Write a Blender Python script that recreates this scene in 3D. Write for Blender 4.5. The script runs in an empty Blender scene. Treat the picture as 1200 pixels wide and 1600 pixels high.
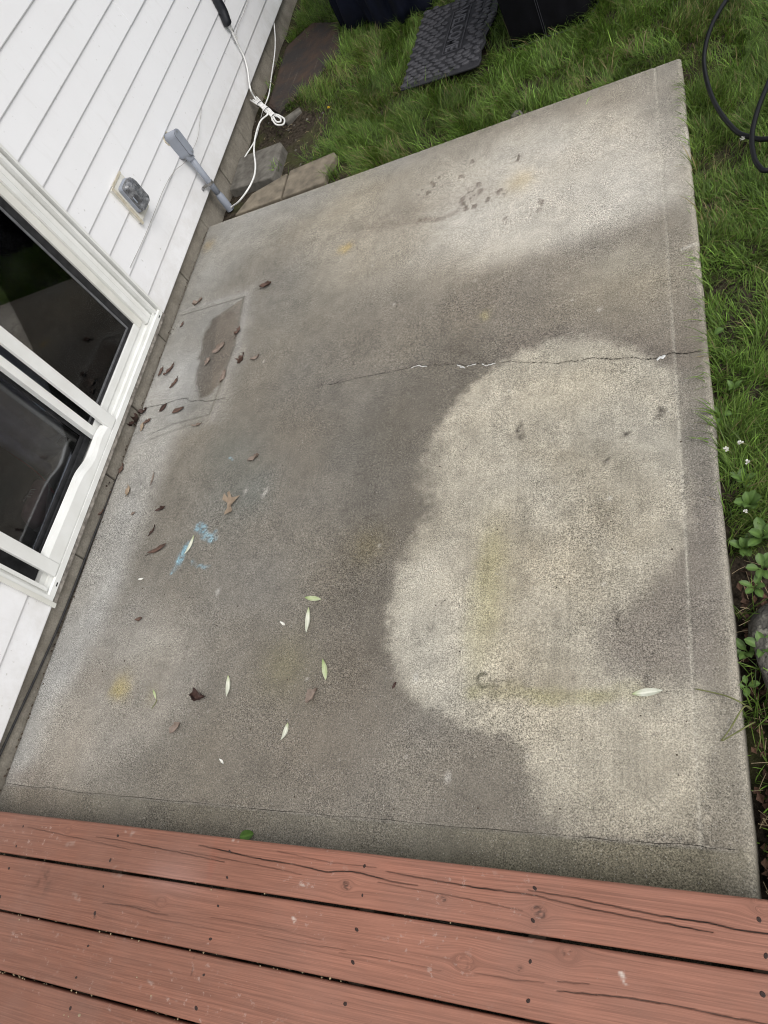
import bpy, math, random
import numpy as np
from mathutils import Vector, Matrix

random.seed(7)
rng = np.random.default_rng(11)
scene = bpy.context.scene
C = scene.collection
PI = math.pi

# ------------------------------------------------------------------ camera
CAM_H = 1.87
FPX = 1156.95
RM = np.array([[0.8833328404, 0.1385650176, -0.4477977545],
               [-0.1099189563, -0.8674411972, -0.4852459093],
               [-0.4556763282, 0.4778551092, -0.7510083745]])
cam_d = bpy.data.cameras.new('camera')
cam = bpy.data.objects.new('camera', cam_d)
C.objects.link(cam)
cam_d.sensor_fit = 'VERTICAL'
cam_d.sensor_height = 36.0
cam_d.sensor_width = 27.0
cam_d.lens = 36.0 * FPX / 1600.0
cam_d.clip_start = 0.02
cam_d.clip_end = 400
m3 = Matrix(((RM[0][0], -RM[1][0], -RM[2][0]), (RM[0][1], -RM[1][1], -RM[2][1]), (RM[0][2], -RM[1][2], -RM[2][2])))
cam.matrix_world = Matrix.Translation((0, 0, CAM_H)) @ m3.to_4x4()
scene.camera = cam

# ------------------------------------------------------------------ sky and sun (bright overcast)
world = bpy.data.worlds.new('World')
scene.world = world
world.use_nodes = True
wn = world.node_tree
wn.nodes.clear()
sky = wn.nodes.new('ShaderNodeTexSky')
sky.sky_type = 'NISHITA'
sky.sun_disc = False
sky.sun_elevation = math.radians(56)
sky.sun_rotation = math.radians(115)
sky.dust_density = 3.0
hs = wn.nodes.new('ShaderNodeHueSaturation')
hs.inputs['Saturation'].default_value = 0.30
bg = wn.nodes.new('ShaderNodeBackground')
bg.inputs['Strength'].default_value = 0.15
wo = wn.nodes.new('ShaderNodeOutputWorld')
wn.links.new(sky.outputs[0], hs.inputs['Color'])
wn.links.new(hs.outputs[0], bg.inputs[0])
wn.links.new(bg.outputs[0], wo.inputs[0])
sl = bpy.data.lights.new('sun', 'SUN')
sl.energy = 1.3
sl.angle = math.radians(40)
sl.color = (1.0, 0.975, 0.935)
sun = bpy.data.objects.new('sun', sl)
C.objects.link(sun)
az, el = math.radians(115), math.radians(56)
to_sun = Vector((math.sin(az) * math.cos(el), math.cos(az) * math.cos(el), math.sin(el)))
sun.rotation_euler = to_sun.to_track_quat('Z', 'Y').to_euler()
scene.view_settings.view_transform = 'Standard'
scene.view_settings.look = 'None'
scene.view_settings.gamma = 1.0
scene.view_settings.exposure = 0.20
scene.view_settings.use_curve_mapping = False
scene.cycles.filter_width = 1.05
scene.render.resolution_x = 768
scene.render.resolution_y = 1024

# ------------------------------------------------------------------ helpers
def ray(px, py):
    return RM.T @ np.array([(px - 600) / FPX, (py - 800) / FPX, 1.0])
def G(px, py, z=0.0):                       # measured photo point -> place on the level z
    d = ray(px, py); t = (z - CAM_H) / d[2]
    return Vector((d[0] * t, d[1] * t, z))
def WP(px, py, x=-2.53):                    # measured photo point -> place on the wall plane x
    d = ray(px, py); t = x / d[0]
    return Vector((x, d[1] * t, CAM_H + d[2] * t))

def srgb(r, g, b):
    f = lambda c: (c / 255 / 12.92) if c <= 10 else ((c / 255 + 0.055) / 1.055) ** 2.4
    return (f(r), f(g), f(b))

_lat = {}
def vnoise(x, y, seed=0):
    if seed not in _lat:
        _lat[seed] = np.random.default_rng(1000 + seed).random((256, 256))
    L = _lat[seed]
    xi = np.floor(x).astype(int); yi = np.floor(y).astype(int)
    fx = x - xi; fy = y - yi
    fx = fx * fx * (3 - 2 * fx); fy = fy * fy * (3 - 2 * fy)
    a = L[xi & 255, yi & 255]; b = L[(xi + 1) & 255, yi & 255]
    c = L[xi & 255, (yi + 1) & 255]; d = L[(xi + 1) & 255, (yi + 1) & 255]
    return (a * (1 - fx) + b * fx) * (1 - fy) + (c * (1 - fx) + d * fx) * fy
def fbm(x, y, scale=1.0, octv=4, seed=0):   # about -0.5 .. 0.5
    s = 0; a = 0.5; t = 0
    for o in range(octv):
        s = s + a * vnoise(x * scale + 17.3 * o, y * scale - 9.1 * o, seed + o); t += a
        a *= 0.5; scale *= 2.03
    return s / t - 0.5
def sstep(a, b, x):
    t = np.clip((x - a) / (b - a), 0, 1)
    return t * t * (3 - 2 * t)

def setp(o, label=None, cat=None, group=None, kind=None):
    if label: o['label'] = label
    if cat: o['category'] = cat
    if group: o['group'] = group
    if kind: o['kind'] = kind
    return o
def link(name, me, material=None, parent=None):
    o = bpy.data.objects.new(name, me)
    C.objects.link(o)
    if material is not None and me is not None and not me.materials:
        me.materials.append(material)
    if parent is not None:
        o.parent = parent
    return o
def empty(name, loc=(0, 0, 0)):
    o = bpy.data.objects.new(name, None)
    o.location = loc
    o.empty_display_size = 0.05
    C.objects.link(o)
    return o

class MB:
    def __init__(s): s.v = []; s.f = []
    def add(s, vs, fs):
        k = len(s.v); s.v += [tuple(v) for v in vs]; s.f += [tuple(i + k for i in f) for f in fs]; return s
    def box(s, x0, x1, y0, y1, z0, z1):
        return s.add([(x0, y0, z0), (x1, y0, z0), (x1, y1, z0), (x0, y1, z0), (x0, y0, z1), (x1, y0, z1), (x1, y1, z1), (x0, y1, z1)],
                     [(0, 3, 2, 1), (4, 5, 6, 7), (0, 1, 5, 4), (1, 2, 6, 5), (2, 3, 7, 6), (3, 0, 4, 7)])
    def prism(s, poly, y0, y1):            # poly in (x, z), swept along y
        n = len(poly)
        s.add([(x, y0, z) for x, z in poly] + [(x, y1, z) for x, z in poly],
              [(i, (i + 1) % n, n + (i + 1) % n, n + i) for i in range(n)] + [tuple(range(n))[::-1], tuple(range(n, 2 * n))])
        return s
    def prismz(s, poly, z0, z1):           # poly in (x, y)
        n = len(poly)
        s.add([(x, y, z0) for x, y in poly] + [(x, y, z1) for x, y in poly],
              [(i, (i + 1) % n, n + (i + 1) % n, n + i) for i in range(n)] + [tuple(range(n))[::-1], tuple(range(n, 2 * n))])
        return s
    def tube(s, pts, r, n=10, caps=True):
        pts = [Vector(p) for p in pts]; m = len(pts)
        rs = r if isinstance(r, (list, tuple)) else [r] * m
        up = Vector((0.13, 0.2, 0.97)); vs = []
        for i, p in enumerate(pts):
            t = (pts[min(i + 1, m - 1)] - pts[max(i - 1, 0)]).normalized()
            a = t.cross(up)
            if a.length < 1e-3: a = t.cross(Vector((1, 0, 0)))
            a.normalize(); b = a.cross(t).normalized(); up = b
            for k in range(n):
                q = 2 * PI * k / n
                vs.append(p + (a * math.cos(q) + b * math.sin(q)) * rs[i])
        fs = [(i * n + k, i * n + (k + 1) % n, (i + 1) * n + (k + 1) % n, (i + 1) * n + k) for i in range(m - 1) for k in range(n)]
        if caps: fs += [tuple(range(n))[::-1], tuple(range((m - 1) * n, m * n))]
        return s.add(vs, fs)
    def mesh(s, name, smooth=False, bevel=0.0, seg=2):
        me = bpy.data.meshes.new(name)
        me.from_pydata(s.v, [], s.f); me.update()
        import bmesh
        bm = bmesh.new(); bm.from_mesh(me)
        bmesh.ops.recalc_face_normals(bm, faces=bm.faces)
        if bevel > 0:
            es = [e for e in bm.edges if len(e.link_faces) == 2 and e.calc_face_angle(0) > 0.5]
            bmesh.ops.bevel(bm, geom=es, offset=bevel, segments=seg, affect='EDGES', profile=0.5, clamp_overlap=True)
        bm.to_mesh(me); bm.free()
        if smooth: me.shade_smooth()
        return me
    def build(s, name, material, parent=None, smooth=False, bevel=0.0, seg=2):
        return link(name, s.mesh(name, smooth, bevel, seg), material, parent)

def spline(pts, n=8):
    P = [Vector(p) for p in pts]; out = []
    for i in range(len(P) - 1):
        p0 = P[max(i - 1, 0)]; p1 = P[i]; p2 = P[i + 1]; p3 = P[min(i + 2, len(P) - 1)]
        for k in range(n):
            t = k / n
            out.append(0.5 * ((2 * p1) + (p2 - p0) * t + (2 * p0 - 5 * p1 + 4 * p2 - p3) * t * t + (3 * p1 - p0 - 3 * p2 + p3) * t ** 3))
    out.append(P[-1]); return out

def fast_mesh(name, V, F, cols=None, smooth=False):
    """V (n,3), F (m,k) with constant k"""
    me = bpy.data.meshes.new(name)
    me.vertices.add(len(V)); me.vertices.foreach_set('co', np.asarray(V, np.float32).ravel())
    k = F.shape[1]
    me.loops.add(F.size); me.loops.foreach_set('vertex_index', F.astype(np.int32).ravel())
    me.polygons.add(len(F)); me.polygons.foreach_set('loop_start', np.arange(0, F.size, k, dtype=np.int32))
    me.update(calc_edges=True)
    if cols:
        for nm, arr in cols.items():
            if arr.shape[1] == 3 and nm.startswith('v_'):
                a = me.attributes.new(nm, 'FLOAT_VECTOR', 'POINT'); a.data.foreach_set('vector', arr.astype(np.float32).ravel())
            else:
                a = me.attributes.new(nm, 'FLOAT_COLOR', 'POINT')
                if arr.shape[1] == 3: arr = np.c_[arr, np.ones(len(arr))]
                a.data.foreach_set('color', arr.astype(np.float32).ravel())
    if smooth: me.shade_smooth()
    return me

# ------------------------------------------------------------------ materials
class NT:
    def __init__(s, name):
        s.m = bpy.data.materials.new(name); s.m.use_nodes = True
        s.t = s.m.node_tree; s.t.nodes.clear()
        s.out = s.n('ShaderNodeOutputMaterial'); s.bsdf = s.n('ShaderNodeBsdfPrincipled')
        s.t.links.new(s.bsdf.outputs[0], s.out.inputs[0])
    def n(s, typ, **kw):
        nd = s.t.nodes.new(typ)
        for k, v in kw.items(): setattr(nd, k, v)
        return nd
    def l(s, a, b): s.t.links.new(a, b)
    def val(s, sock, v):
        if hasattr(v, 'is_output') or isinstance(v, bpy.types.NodeSocket): s.l(v, sock)
        else: sock.default_value = v
    def coord(s, kind='Object'): return s.n('ShaderNodeTexCoord').outputs[kind]
    def mapping(s, vec, scale=(1, 1, 1), rot=(0, 0, 0)):
        m = s.n('ShaderNodeMapping'); s.l(vec, m.inputs[0]); m.inputs['Scale'].default_value = scale; m.inputs['Rotation'].default_value = rot; return m.outputs[0]
    def noise(s, vec, scale, detail=3, rough=0.55, dist=0.0):
        x = s.n('ShaderNodeTexNoise'); s.l(vec, x.inputs['Vector']); x.inputs['Scale'].default_value = scale
        x.inputs['Detail'].default_value = detail; x.inputs['Roughness'].default_value = rough; x.inputs['Distortion'].default_value = dist; return x.outputs['Fac']
    def voro(s, vec, scale, out='Distance', feature='F1'):
        x = s.n('ShaderNodeTexVoronoi'); x.feature = feature; s.l(vec, x.inputs['Vector']); x.inputs['Scale'].default_value = scale; return x.outputs[out]
    def rng(s, v, a, b, c, d):
        x = s.n('ShaderNodeMapRange'); s.l(v, x.inputs[0])
        for i, q in enumerate((a, b, c, d)): x.inputs[i + 1].default_value = q
        return x.outputs[0]
    def math(s, op, a, b=None):
        x = s.n('ShaderNodeMath', operation=op); s.val(x.inputs[0], a)
        if b is not None: s.val(x.inputs[1], b)
        return x.outputs[0]
    def mix(s, fac, a, b, blend='MIX'):
        x = s.n('ShaderNodeMix', data_type='RGBA', blend_type=blend)
        s.val(x.inputs[0], fac)
        for sock, v in ((x.inputs[6], a), (x.inputs[7], b)):
            if isinstance(v, tuple): sock.default_value = (v[0], v[1], v[2], 1)
            else: s.l(v, sock)
        return x.outputs[2]
    def attr(s, name, out='Color'):
        x = s.n('ShaderNodeAttribute'); x.attribute_name = name; return x.outputs[out]
    def bump(s, h, strength=0.3, dist=0.002):
        b = s.n('ShaderNodeBump'); b.inputs['Strength'].default_value = strength; b.inputs['Distance'].default_value = dist
        s.l(h, b.inputs['Height']); s.l(b.outputs[0], s.bsdf.inputs['Normal'])
    def col(s, v):
        if isinstance(v, tuple): s.bsdf.inputs['Base Color'].default_value = (v[0], v[1], v[2], 1)
        else: s.l(v, s.bsdf.inputs['Base Color'])
    def rough(s, v): s.val(s.bsdf.inputs['Roughness'], v)
    def spec(s, v): s.bsdf.inputs['Specular IOR Level'].default_value = v

def simple(name, c1, c2=None, scale=12, rough=0.7, bump=0.0, bscale=150, spec=0.3, detail=4, metallic=0.0, bdist=0.002):
    t = NT(name); co = t.coord()
    if c2 is None: c2 = tuple(c * 0.8 for c in c1)
    f = t.rng(t.noise(co, scale, detail), 0.32, 0.68, 0, 1)
    t.col(t.mix(f, c1, c2)); t.rough(rough); t.spec(spec)
    t.bsdf.inputs['Metallic'].default_value = metallic
    if bump > 0: t.bump(t.noise(co, bscale, 3), bump, bdist)
    return t.m

# concrete: the stain map is carried by the slab, grain and pits by noise
t = NT('concrete'); co = t.coord()
n1 = t.noise(co, 240, 2, 0.7); n2 = t.noise(co, 90, 3, 0.7)
sp = t.math('MULTIPLY', t.rng(n1, 0.34, 0.66, 0.38, 1.58), t.rng(n2, 0.32, 0.68, 0.74, 1.24))
grain = t.rng(t.voro(co, 230), 0.10, 0.30, 1.0, 0.0)
gsel = t.rng(t.noise(co, 95, 1), 0.54, 0.60, 0, 1)
amt = t.rng(t.noise(co, 3.5, 4, 0.65), 0.36, 0.64, 0.45, 1.1)
sp = t.math('ADD', t.math('MULTIPLY', t.math('SUBTRACT', sp, 1.0), amt), 1.0)
base = t.mix(1.0, t.attr('stain'), sp, 'MULTIPLY')
c2 = t.mix(t.math('MULTIPLY', t.math('MULTIPLY', grain, gsel), 0.60), base, (0.56, 0.54, 0.50))
pit = t.math('MULTIPLY', t.rng(t.voro(co, 48), 0.05, 0.085, 1.0, 0.0), t.rng(t.noise(co, 11, 2), 0.50, 0.56, 0, 0.62))
pit2 = t.math('MULTIPLY', t.rng(t.voro(co, 13), 0.018, 0.030, 1.0, 0.0), t.rng(t.noise(co, 4, 2), 0.46, 0.52, 0, 0.8))
chp = t.math('MULTIPLY', t.rng(t.voro(t.mapping(co, (1, 1, 1), (0, 0, 1.1)), 27), 0.025, 0.05, 1.0, 0.0), t.rng(t.noise(co, 7, 2), 0.52, 0.58, 0, 0.75))
c2 = t.mix(pit, c2, (0.045, 0.040, 0.036)); c2 = t.mix(pit2, c2, (0.03, 0.025, 0.022)); c2 = t.mix(chp, c2, (0.60, 0.59, 0.56))
t.col(c2); t.rough(0.93); t.spec(0.2)
t.bump(t.math('ADD', n1, t.math('MULTIPLY', n2, 0.6)), 0.45, 0.0022)
M_conc = t.m

t = NT('crack_dirt'); t.col((0.018, 0.016, 0.014)); t.rough(0.95); t.spec(0.1); M_crack = t.m
M_filler = simple('white_caulk', (0.72, 0.72, 0.70), (0.5, 0.5, 0.48), 60, 0.6, 0.3, 200)
M_soil = None
t = NT('soil'); co = t.coord()
f = t.noise(co, 7, 5); g = t.noise(co, 60, 4, 0.65)
c = t.mix(t.rng(g, 0.35, 0.66, 0, 1), (0.014, 0.011, 0.008), (0.065, 0.052, 0.038))
c = t.mix(t.rng(f, 0.5, 0.66, 0, 0.7), c, (0.055, 0.06, 0.022))
t.col(c); t.rough(0.95); t.spec(0.1); t.bump(g, 0.9, 0.012); M_soil = t.m

t = NT('grass_blades'); a = t.attr('tint'); t.col(a); t.rough(0.52); t.spec(0.28)
t.bsdf.inputs['Subsurface Weight'].default_value = 0.0
tr = t.n('ShaderNodeBsdfTranslucent'); t.l(t.mix(1.0, a, (1.0, 1.15, 0.5), 'MULTIPLY'), tr.inputs[0])
mx = t.n('ShaderNodeMixShader'); mx.inputs[0].default_value = 0.3
t.l(t.bsdf.outputs[0], mx.inputs[1]); t.l(tr.outputs[0], mx.inputs[2]); t.l(mx.outputs[0], t.out.inputs[0]); M_grass = t.m

t = NT('white_vinyl'); co = t.coord()
st = t.noise(t.mapping(co, (1, 9, 160)), 1.0, 3)
f = t.rng(t.noise(co, 3.0, 5, 0.6), 0.4, 0.75, 0, 0.35)
c = t.mix(f, (0.83, 0.83, 0.84), (0.75, 0.745, 0.74))
sp = t.rng(t.noise(co, 55, 2, 0.5), 0.72, 0.77, 0, 0.5)
c = t.mix(sp, c, (0.42, 0.40, 0.37))
geo = t.n('ShaderNodeNewGeometry'); sp3 = t.n('ShaderNodeSeparateXYZ'); t.l(geo.outputs['Position'], sp3.inputs[0])
gm = t.math('MULTIPLY', t.rng(sp3.outputs[2], 0.07, 0.34, 1.0, 0.0), t.rng(t.noise(geo.outputs['Position'], 9, 5, 0.7), 0.36, 0.68, 0.05, 0.45))
c = t.mix(gm, c, (0.50, 0.47, 0.42))
c = t.mix(t.rng(t.noise(t.mapping(geo.outputs['Position'], (1, 5, 1)), 6, 4, 0.6), 0.58, 0.78, 0, 0.22), c, (0.62, 0.60, 0.58))
t.col(c); t.rough(0.5); t.spec(0.35); t.bump(st, 0.10, 0.001); M_vinyl = t.m

M_pvc = simple('white_door_vinyl', (0.78, 0.785, 0.76), (0.70, 0.70, 0.665), 9, 0.38, 0.06, 60, 0.45)
M_pvc2 = simple('cream_weathered_vinyl', (0.72, 0.71, 0.66), (0.62, 0.615, 0.56), 8, 0.45, 0.06, 60, 0.4)
M_gasket = simple('black_gasket', (0.012, 0.012, 0.013), (0.03, 0.03, 0.032), 30, 0.5)
M_silver = simple('grey_spacer', (0.15, 0.155, 0.16), (0.1, 0.1, 0.105), 40, 0.4)
M_sillwood = simple('flaking_sill_wood', (0.36, 0.33, 0.29), (0.13, 0.115, 0.10), 45, 0.9, 0.8, 90)
t = NT('foundation_block'); co = t.coord()
f = t.noise(co, 9, 5, 0.65); g = t.noise(co, 130, 3, 0.7)
c = t.mix(t.rng(f, 0.35, 0.65, 0, 1), (0.36, 0.33, 0.275), (0.23, 0.205, 0.165))
c = t.mix(t.rng(g, 0.3, 0.7, 0.0, 0.5), c, (0.10, 0.09, 0.078))
t.col(c); t.rough(0.95); t.spec(0.15); t.bump(g, 0.6, 0.004); M_found = t.m
M_mortar = simple('mortar', (0.16, 0.15, 0.13), (0.06, 0.055, 0.05), 30, 0.95, 0.6, 120)

# glass: thin pane, mirror part by Fresnel, with a dusty film
t = NT('window_glass'); co = t.coord()
tp = t.n('ShaderNodeBsdfTransparent'); tp.inputs[0].default_value = (0.70, 0.71, 0.73, 1)
gl = t.n('ShaderNodeBsdfGlossy'); gl.inputs['Roughness'].default_value = 0.012; gl.inputs[0].default_value = (1, 1, 1, 1)
fr = t.n('ShaderNodeFresnel'); fr.inputs[0].default_value = 1.52
m1 = t.n('ShaderNodeMixShader'); t.l(t.math('MULTIPLY', fr.outputs[0], 1.2), m1.inputs[0]); t.l(tp.outputs[0], m1.inputs[1]); t.l(gl.outputs[0], m1.inputs[2])
df = t.n('ShaderNodeBsdfDiffuse'); df.inputs[0].default_value = (0.5, 0.52, 0.55, 1)
m2 = t.n('ShaderNodeMixShader'); dust = t.math('MULTIPLY', t.rng(t.noise(co, 160, 2, 0.7), 0.42, 0.7, 0.0, 1.0), t.rng(t.noise(co, 5, 3), 0.42, 0.62, 0.001, 0.010))
t.l(dust, m2.inputs[0]); t.l(m1.outputs[0], m2.inputs[1]); t.l(df.outputs[0], m2.inputs[2]); t.l(m2.outputs[0], t.out.inputs[0])
M_glass = t.m
t = NT('condensation_film'); co = t.coord()
tp = t.n('ShaderNodeBsdfTransparent'); df = t.n('ShaderNodeBsdfDiffuse'); df.inputs[0].default_value = (0.42, 0.45, 0.52, 1)
mm = t.n('ShaderNodeMixShader')
fz = t.math('MULTIPLY', t.attr('film', 'Fac'), t.rng(t.noise(co, 260, 2, 0.7), 0.40, 0.66, 0.15, 1.0))
t.l(fz, mm.inputs[0]); t.l(tp.outputs[0], mm.inputs[1]); t.l(df.outputs[0], mm.inputs[2]); t.l(mm.outputs[0], t.out.inputs[0])
M_film = t.m
t = NT('clear_plastic'); co = t.coord()
tp = t.n('ShaderNodeBsdfTransparent'); tp.inputs[0].default_value = (0.62, 0.63, 0.65, 1)
gl = t.n('ShaderNodeBsdfGlossy'); gl.inputs['Roughness'].default_value = 0.08
df = t.n('ShaderNodeBsdfDiffuse'); df.inputs[0].default_value = (0.5, 0.51, 0.53, 1)
m0 = t.n('ShaderNodeMixShader'); t.l(t.rng(t.noise(co, 40, 3), 0.4, 0.7, 0.12, 0.5), m0.inputs[0]); t.l(tp.outputs[0], m0.inputs[1]); t.l(df.outputs[0], m0.inputs[2])
fr = t.n('ShaderNodeFresnel'); fr.inputs[0].default_value = 1.5
m1 = t.n('ShaderNodeMixShader'); t.l(fr.outputs[0], m1.inputs[0]); t.l(m0.outputs[0], m1.inputs[1]); t.l(gl.outputs[0], m1.inputs[2]); t.l(m1.outputs[0], t.out.inputs[0])
M_clear = t.m

t = NT('painted_deck_wood'); gv = t.attr('v_grain', 'Vector'); pc = t.attr('paint')
sx = t.n('ShaderNodeSeparateXYZ'); t.l(gv, sx.inputs[0])
cb = t.n('ShaderNodeCombineXYZ'); t.l(t.math('MULTIPLY', sx.outputs[0], 1.6), cb.inputs[0]); t.l(t.math('MULTIPLY', sx.outputs[1], 210.0), cb.inputs[1]); t.l(sx.outputs[2], cb.inputs[2])
gr = t.noise(cb.outputs[0], 1.0, 3, 0.55)
cb2 = t.n('ShaderNodeCombineXYZ'); t.l(t.math('MULTIPLY', sx.outputs[0], 9.0), cb2.inputs[0]); t.l(t.math('MULTIPLY', sx.outputs[1], 420.0), cb2.inputs[1]); t.l(sx.outputs[2], cb2.inputs[2])
gr2 = t.noise(cb2.outputs[0], 1.0, 2, 0.6)
co = t.coord()
lines = t.rng(gr, 0.34, 0.62, 0.82, 1.09)
lines = t.math('MULTIPLY', lines, t.rng(gr2, 0.3, 0.7, 0.84, 1.15))
c = t.mix(1.0, pc, lines, 'MULTIPLY')
dirt = t.rng(t.noise(co, 5, 5, 0.6), 0.45, 0.75, 0, 0.30)
c = t.mix(dirt, c, (0.20, 0.125, 0.10))
sp = t.rng(t.noise(co, 75, 2, 0.5), 0.74, 0.80, 0, 0.4)
c = t.mix(sp, c, (0.42, 0.31, 0.26))
dk = t.math('MULTIPLY', t.rng(t.voro(co, 30), 0.03, 0.055, 1, 0), t.rng(t.noise(co, 5, 2), 0.58, 0.64, 0, 0.4))
c = t.mix(dk, c, (0.05, 0.03, 0.025))
wt = t.math('MULTIPLY', t.rng(t.noise(co, 46, 4, 0.75), 0.60, 0.66, 0, 1), t.rng(t.noise(co, 3.5, 2), 0.52, 0.62, 0, 0.35))
c = t.mix(wt, c, (0.46, 0.36, 0.31))
t.col(c); t.rough(t.rng(gr, 0.3, 0.7, 0.62, 0.5)); t.spec(0.3)
t.bump(t.math('ADD', gr, t.math('MULTIPLY', gr2, 0.4)), 0.5, 0.0018); M_deck = t.m
M_screw = simple('dark_screw', (0.020, 0.013, 0.011), (0.045, 0.022, 0.016), 300, 0.6, 0.2, 400)
M_joist = simple('old_joist', (0.10, 0.075, 0.055), (0.05, 0.035, 0.025), 12, 0.9, 0.4, 60)

M_stone_g = simple('grey_paver', (0.16, 0.15, 0.13), (0.08, 0.073, 0.062), 22, 0.95, 0.6, 130, detail=6)
M_stone_t = simple('tan_paver', (0.22, 0.187, 0.14), (0.115, 0.098, 0.074), 18, 0.95, 0.6, 130, detail=6)
t = NT('field_stone'); co = t.coord()
f = t.noise(co, 14, 5, 0.6); l = t.noise(co, 40, 3)
c = t.mix(t.rng(f, 0.35, 0.65, 0, 1), (0.13, 0.12, 0.10), (0.05, 0.046, 0.04)); c = t.mix(t.rng(l, 0.54, 0.64, 0, 0.7), c, (0.26, 0.25, 0.20))
t.col(c); t.rough(0.95); t.bump(t.math('ADD', f, l), 1.0, 0.018); M_rock = t.m

t = NT('rusty_board'); co = t.coord()
f = t.noise(co, 7, 5, 0.65); s = t.noise(t.mapping(co, (60, 6, 6), (0, 0, 0.6)), 1.0, 3)
c = t.mix(t.rng(f, 0.40, 0.62, 0, 1), (0.018, 0.014, 0.012), (0.045, 0.024, 0.013)); c = t.mix(t.rng(s, 0.6, 0.75, 0, 0.35), c, (0.13, 0.11, 0.095))
t.col(c); t.rough(0.75); t.bump(s, 0.3, 0.003); M_rust = t.m
M_rubber_base = simple('black_rubber_base', (0.016, 0.016, 0.019), (0.03, 0.03, 0.033), 25, 0.6)  # darker copy of the mat rubber, shade between cobbles put into colour
M_rubber = simple('black_rubber', (0.034, 0.034, 0.039), (0.056, 0.055, 0.061), 25, 0.55, 0.25, 300, 0.4)
M_letter = simple('rubber_letters', (0.085, 0.085, 0.095), (0.065, 0.065, 0.072), 25, 0.5, 0.2, 300, 0.4)  # same rubber lightened, highlights on the letter edges put into colour
M_navy = simple('navy_cover_cloth', (0.006, 0.008, 0.018), (0.004, 0.005, 0.010), 9, 0.85, 0.35, 500, 0.12)
M_blackcloth = simple('black_cover_cloth', (0.006, 0.006, 0.008), (0.004, 0.004, 0.005), 15, 0.9, 0.3, 600, 0.10)
M_thread = simple('grey_thread', (0.05, 0.05, 0.06), None, 100, 0.7)
M_hose = simple('black_hose', (0.006, 0.006, 0.007), (0.010, 0.010, 0.011), 30, 0.38, 0.15, 300, 0.22)
M_conduit = simple('grey_conduit_plastic', (0.30, 0.325, 0.375), (0.255, 0.275, 0.315), 14, 0.48, 0.08, 200, 0.4)
M_metal = simple('zinc_strap', (0.55, 0.55, 0.56), (0.38, 0.37, 0.36), 60, 0.35, 0.1, 200, 0.5, metallic=0.9)
M_caulk = simple('old_yellow_caulk', (0.60, 0.56, 0.46), (0.46, 0.41, 0.31), 60, 0.7, 0.4, 160)
M_beige = simple('beige_mount', (0.72, 0.71, 0.66), (0.64, 0.62, 0.55), 20, 0.55, 0.1, 150)
M_darkplastic = simple('dark_grey_plastic', (0.07, 0.072, 0.08), (0.045, 0.047, 0.05), 40, 0.5)
M_wcord = simple('white_cord', (0.80, 0.80, 0.78), (0.64, 0.63, 0.60), 30, 0.45)
M_bplug = simple('black_plug', (0.011, 0.012, 0.016), (0.018, 0.019, 0.023), 40, 0.4)
M_wire = simple('thin_grey_wire', (0.45, 0.44, 0.42), (0.3, 0.29, 0.27), 40, 0.6)
M_bcable = simple('black_cable', (0.022, 0.021, 0.022), (0.04, 0.038, 0.036), 40, 0.6)
def leafmat(name, c1, c2, scale=60, rough=0.65, basecol=None):
    t = NT(name); co = t.coord(); f = t.noise(co, scale, 4, 0.6); v = t.attr('vein', 'Fac')
    c = t.mix(t.rng(f, 0.32, 0.68, 0, 1), c1, c2); c = t.mix(t.math('MULTIPLY', v, 0.55), c, tuple(min(1, x * 1.5) for x in c1))
    if basecol: c = t.mix(t.math('MULTIPLY', t.attr('stalk_end', 'Fac'), 0.85), c, basecol)
    t.col(c); t.rough(rough); t.spec(0.3); t.bump(f, 0.4, 0.001); return t.m
M_lwhite = leafmat('pale_leaf', (0.60, 0.60, 0.51), (0.45, 0.46, 0.36), basecol=(0.26, 0.32, 0.10))
M_lgreen = leafmat('pale_green_leaf', (0.34, 0.40, 0.20), (0.48, 0.51, 0.34), basecol=(0.16, 0.24, 0.05))
M_green = leafmat('green_leaf', (0.10, 0.19, 0.035), (0.055, 0.12, 0.02))
M_weed = leafmat('weed_leaf', (0.085, 0.145, 0.035), (0.05, 0.095, 0.02), 40, 0.5)
M_brown = leafmat('brown_leaf', (0.125, 0.075, 0.056), (0.05, 0.031, 0.024))
M_dark = leafmat('dark_brown_leaf', (0.06, 0.032, 0.025), (0.025, 0.014, 0.011))
M_tan = leafmat('tan_leaf', (0.32, 0.25, 0.18), (0.22, 0.165, 0.115))
M_grey = leafmat('grey_brown_leaf', (0.235, 0.185, 0.15), (0.13, 0.098, 0.078))
M_petal = simple('white_petal', (0.75, 0.74, 0.70), (0.6, 0.6, 0.5), 60, 0.6)
M_stem = simple('plant_stem', (0.20, 0.20, 0.08), (0.13, 0.15, 0.05), 60, 0.6)
M_crumb = simple('dark_crumbs', (0.03, 0.022, 0.017), (0.09, 0.065, 0.045), 90, 0.9)
M_litter = simple('leaf_litter', (0.125, 0.07, 0.045), (0.045, 0.026, 0.018), 25, 0.85, 0.3, 120)
M_straw = simple('dry_straw', (0.38, 0.30, 0.18), (0.24, 0.19, 0.12), 60, 0.8)
M_room = simple('room_paint', (0.12, 0.105, 0.095), (0.10, 0.09, 0.08), 2, 0.9)
M_rfloor = simple('dark_room_floor', (0.07, 0.055, 0.045), (0.045, 0.034, 0.028), 6, 0.7, 0.1, 60)
M_curtain = simple('grey_purple_curtain', (0.26, 0.255, 0.34), (0.20, 0.195, 0.26), 20, 0.9, 0.3, 400)
M_shoe = simple('pink_shoe', (0.34, 0.20, 0.19), (0.25, 0.14, 0.135), 40, 0.8, 0.3, 300)
M_sole = simple('pale_sole', (0.6, 0.52, 0.48), None, 30, 0.7)
M_red = simple('red_cord', (0.40, 0.02, 0.035), None, 30, 0.6)

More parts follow.
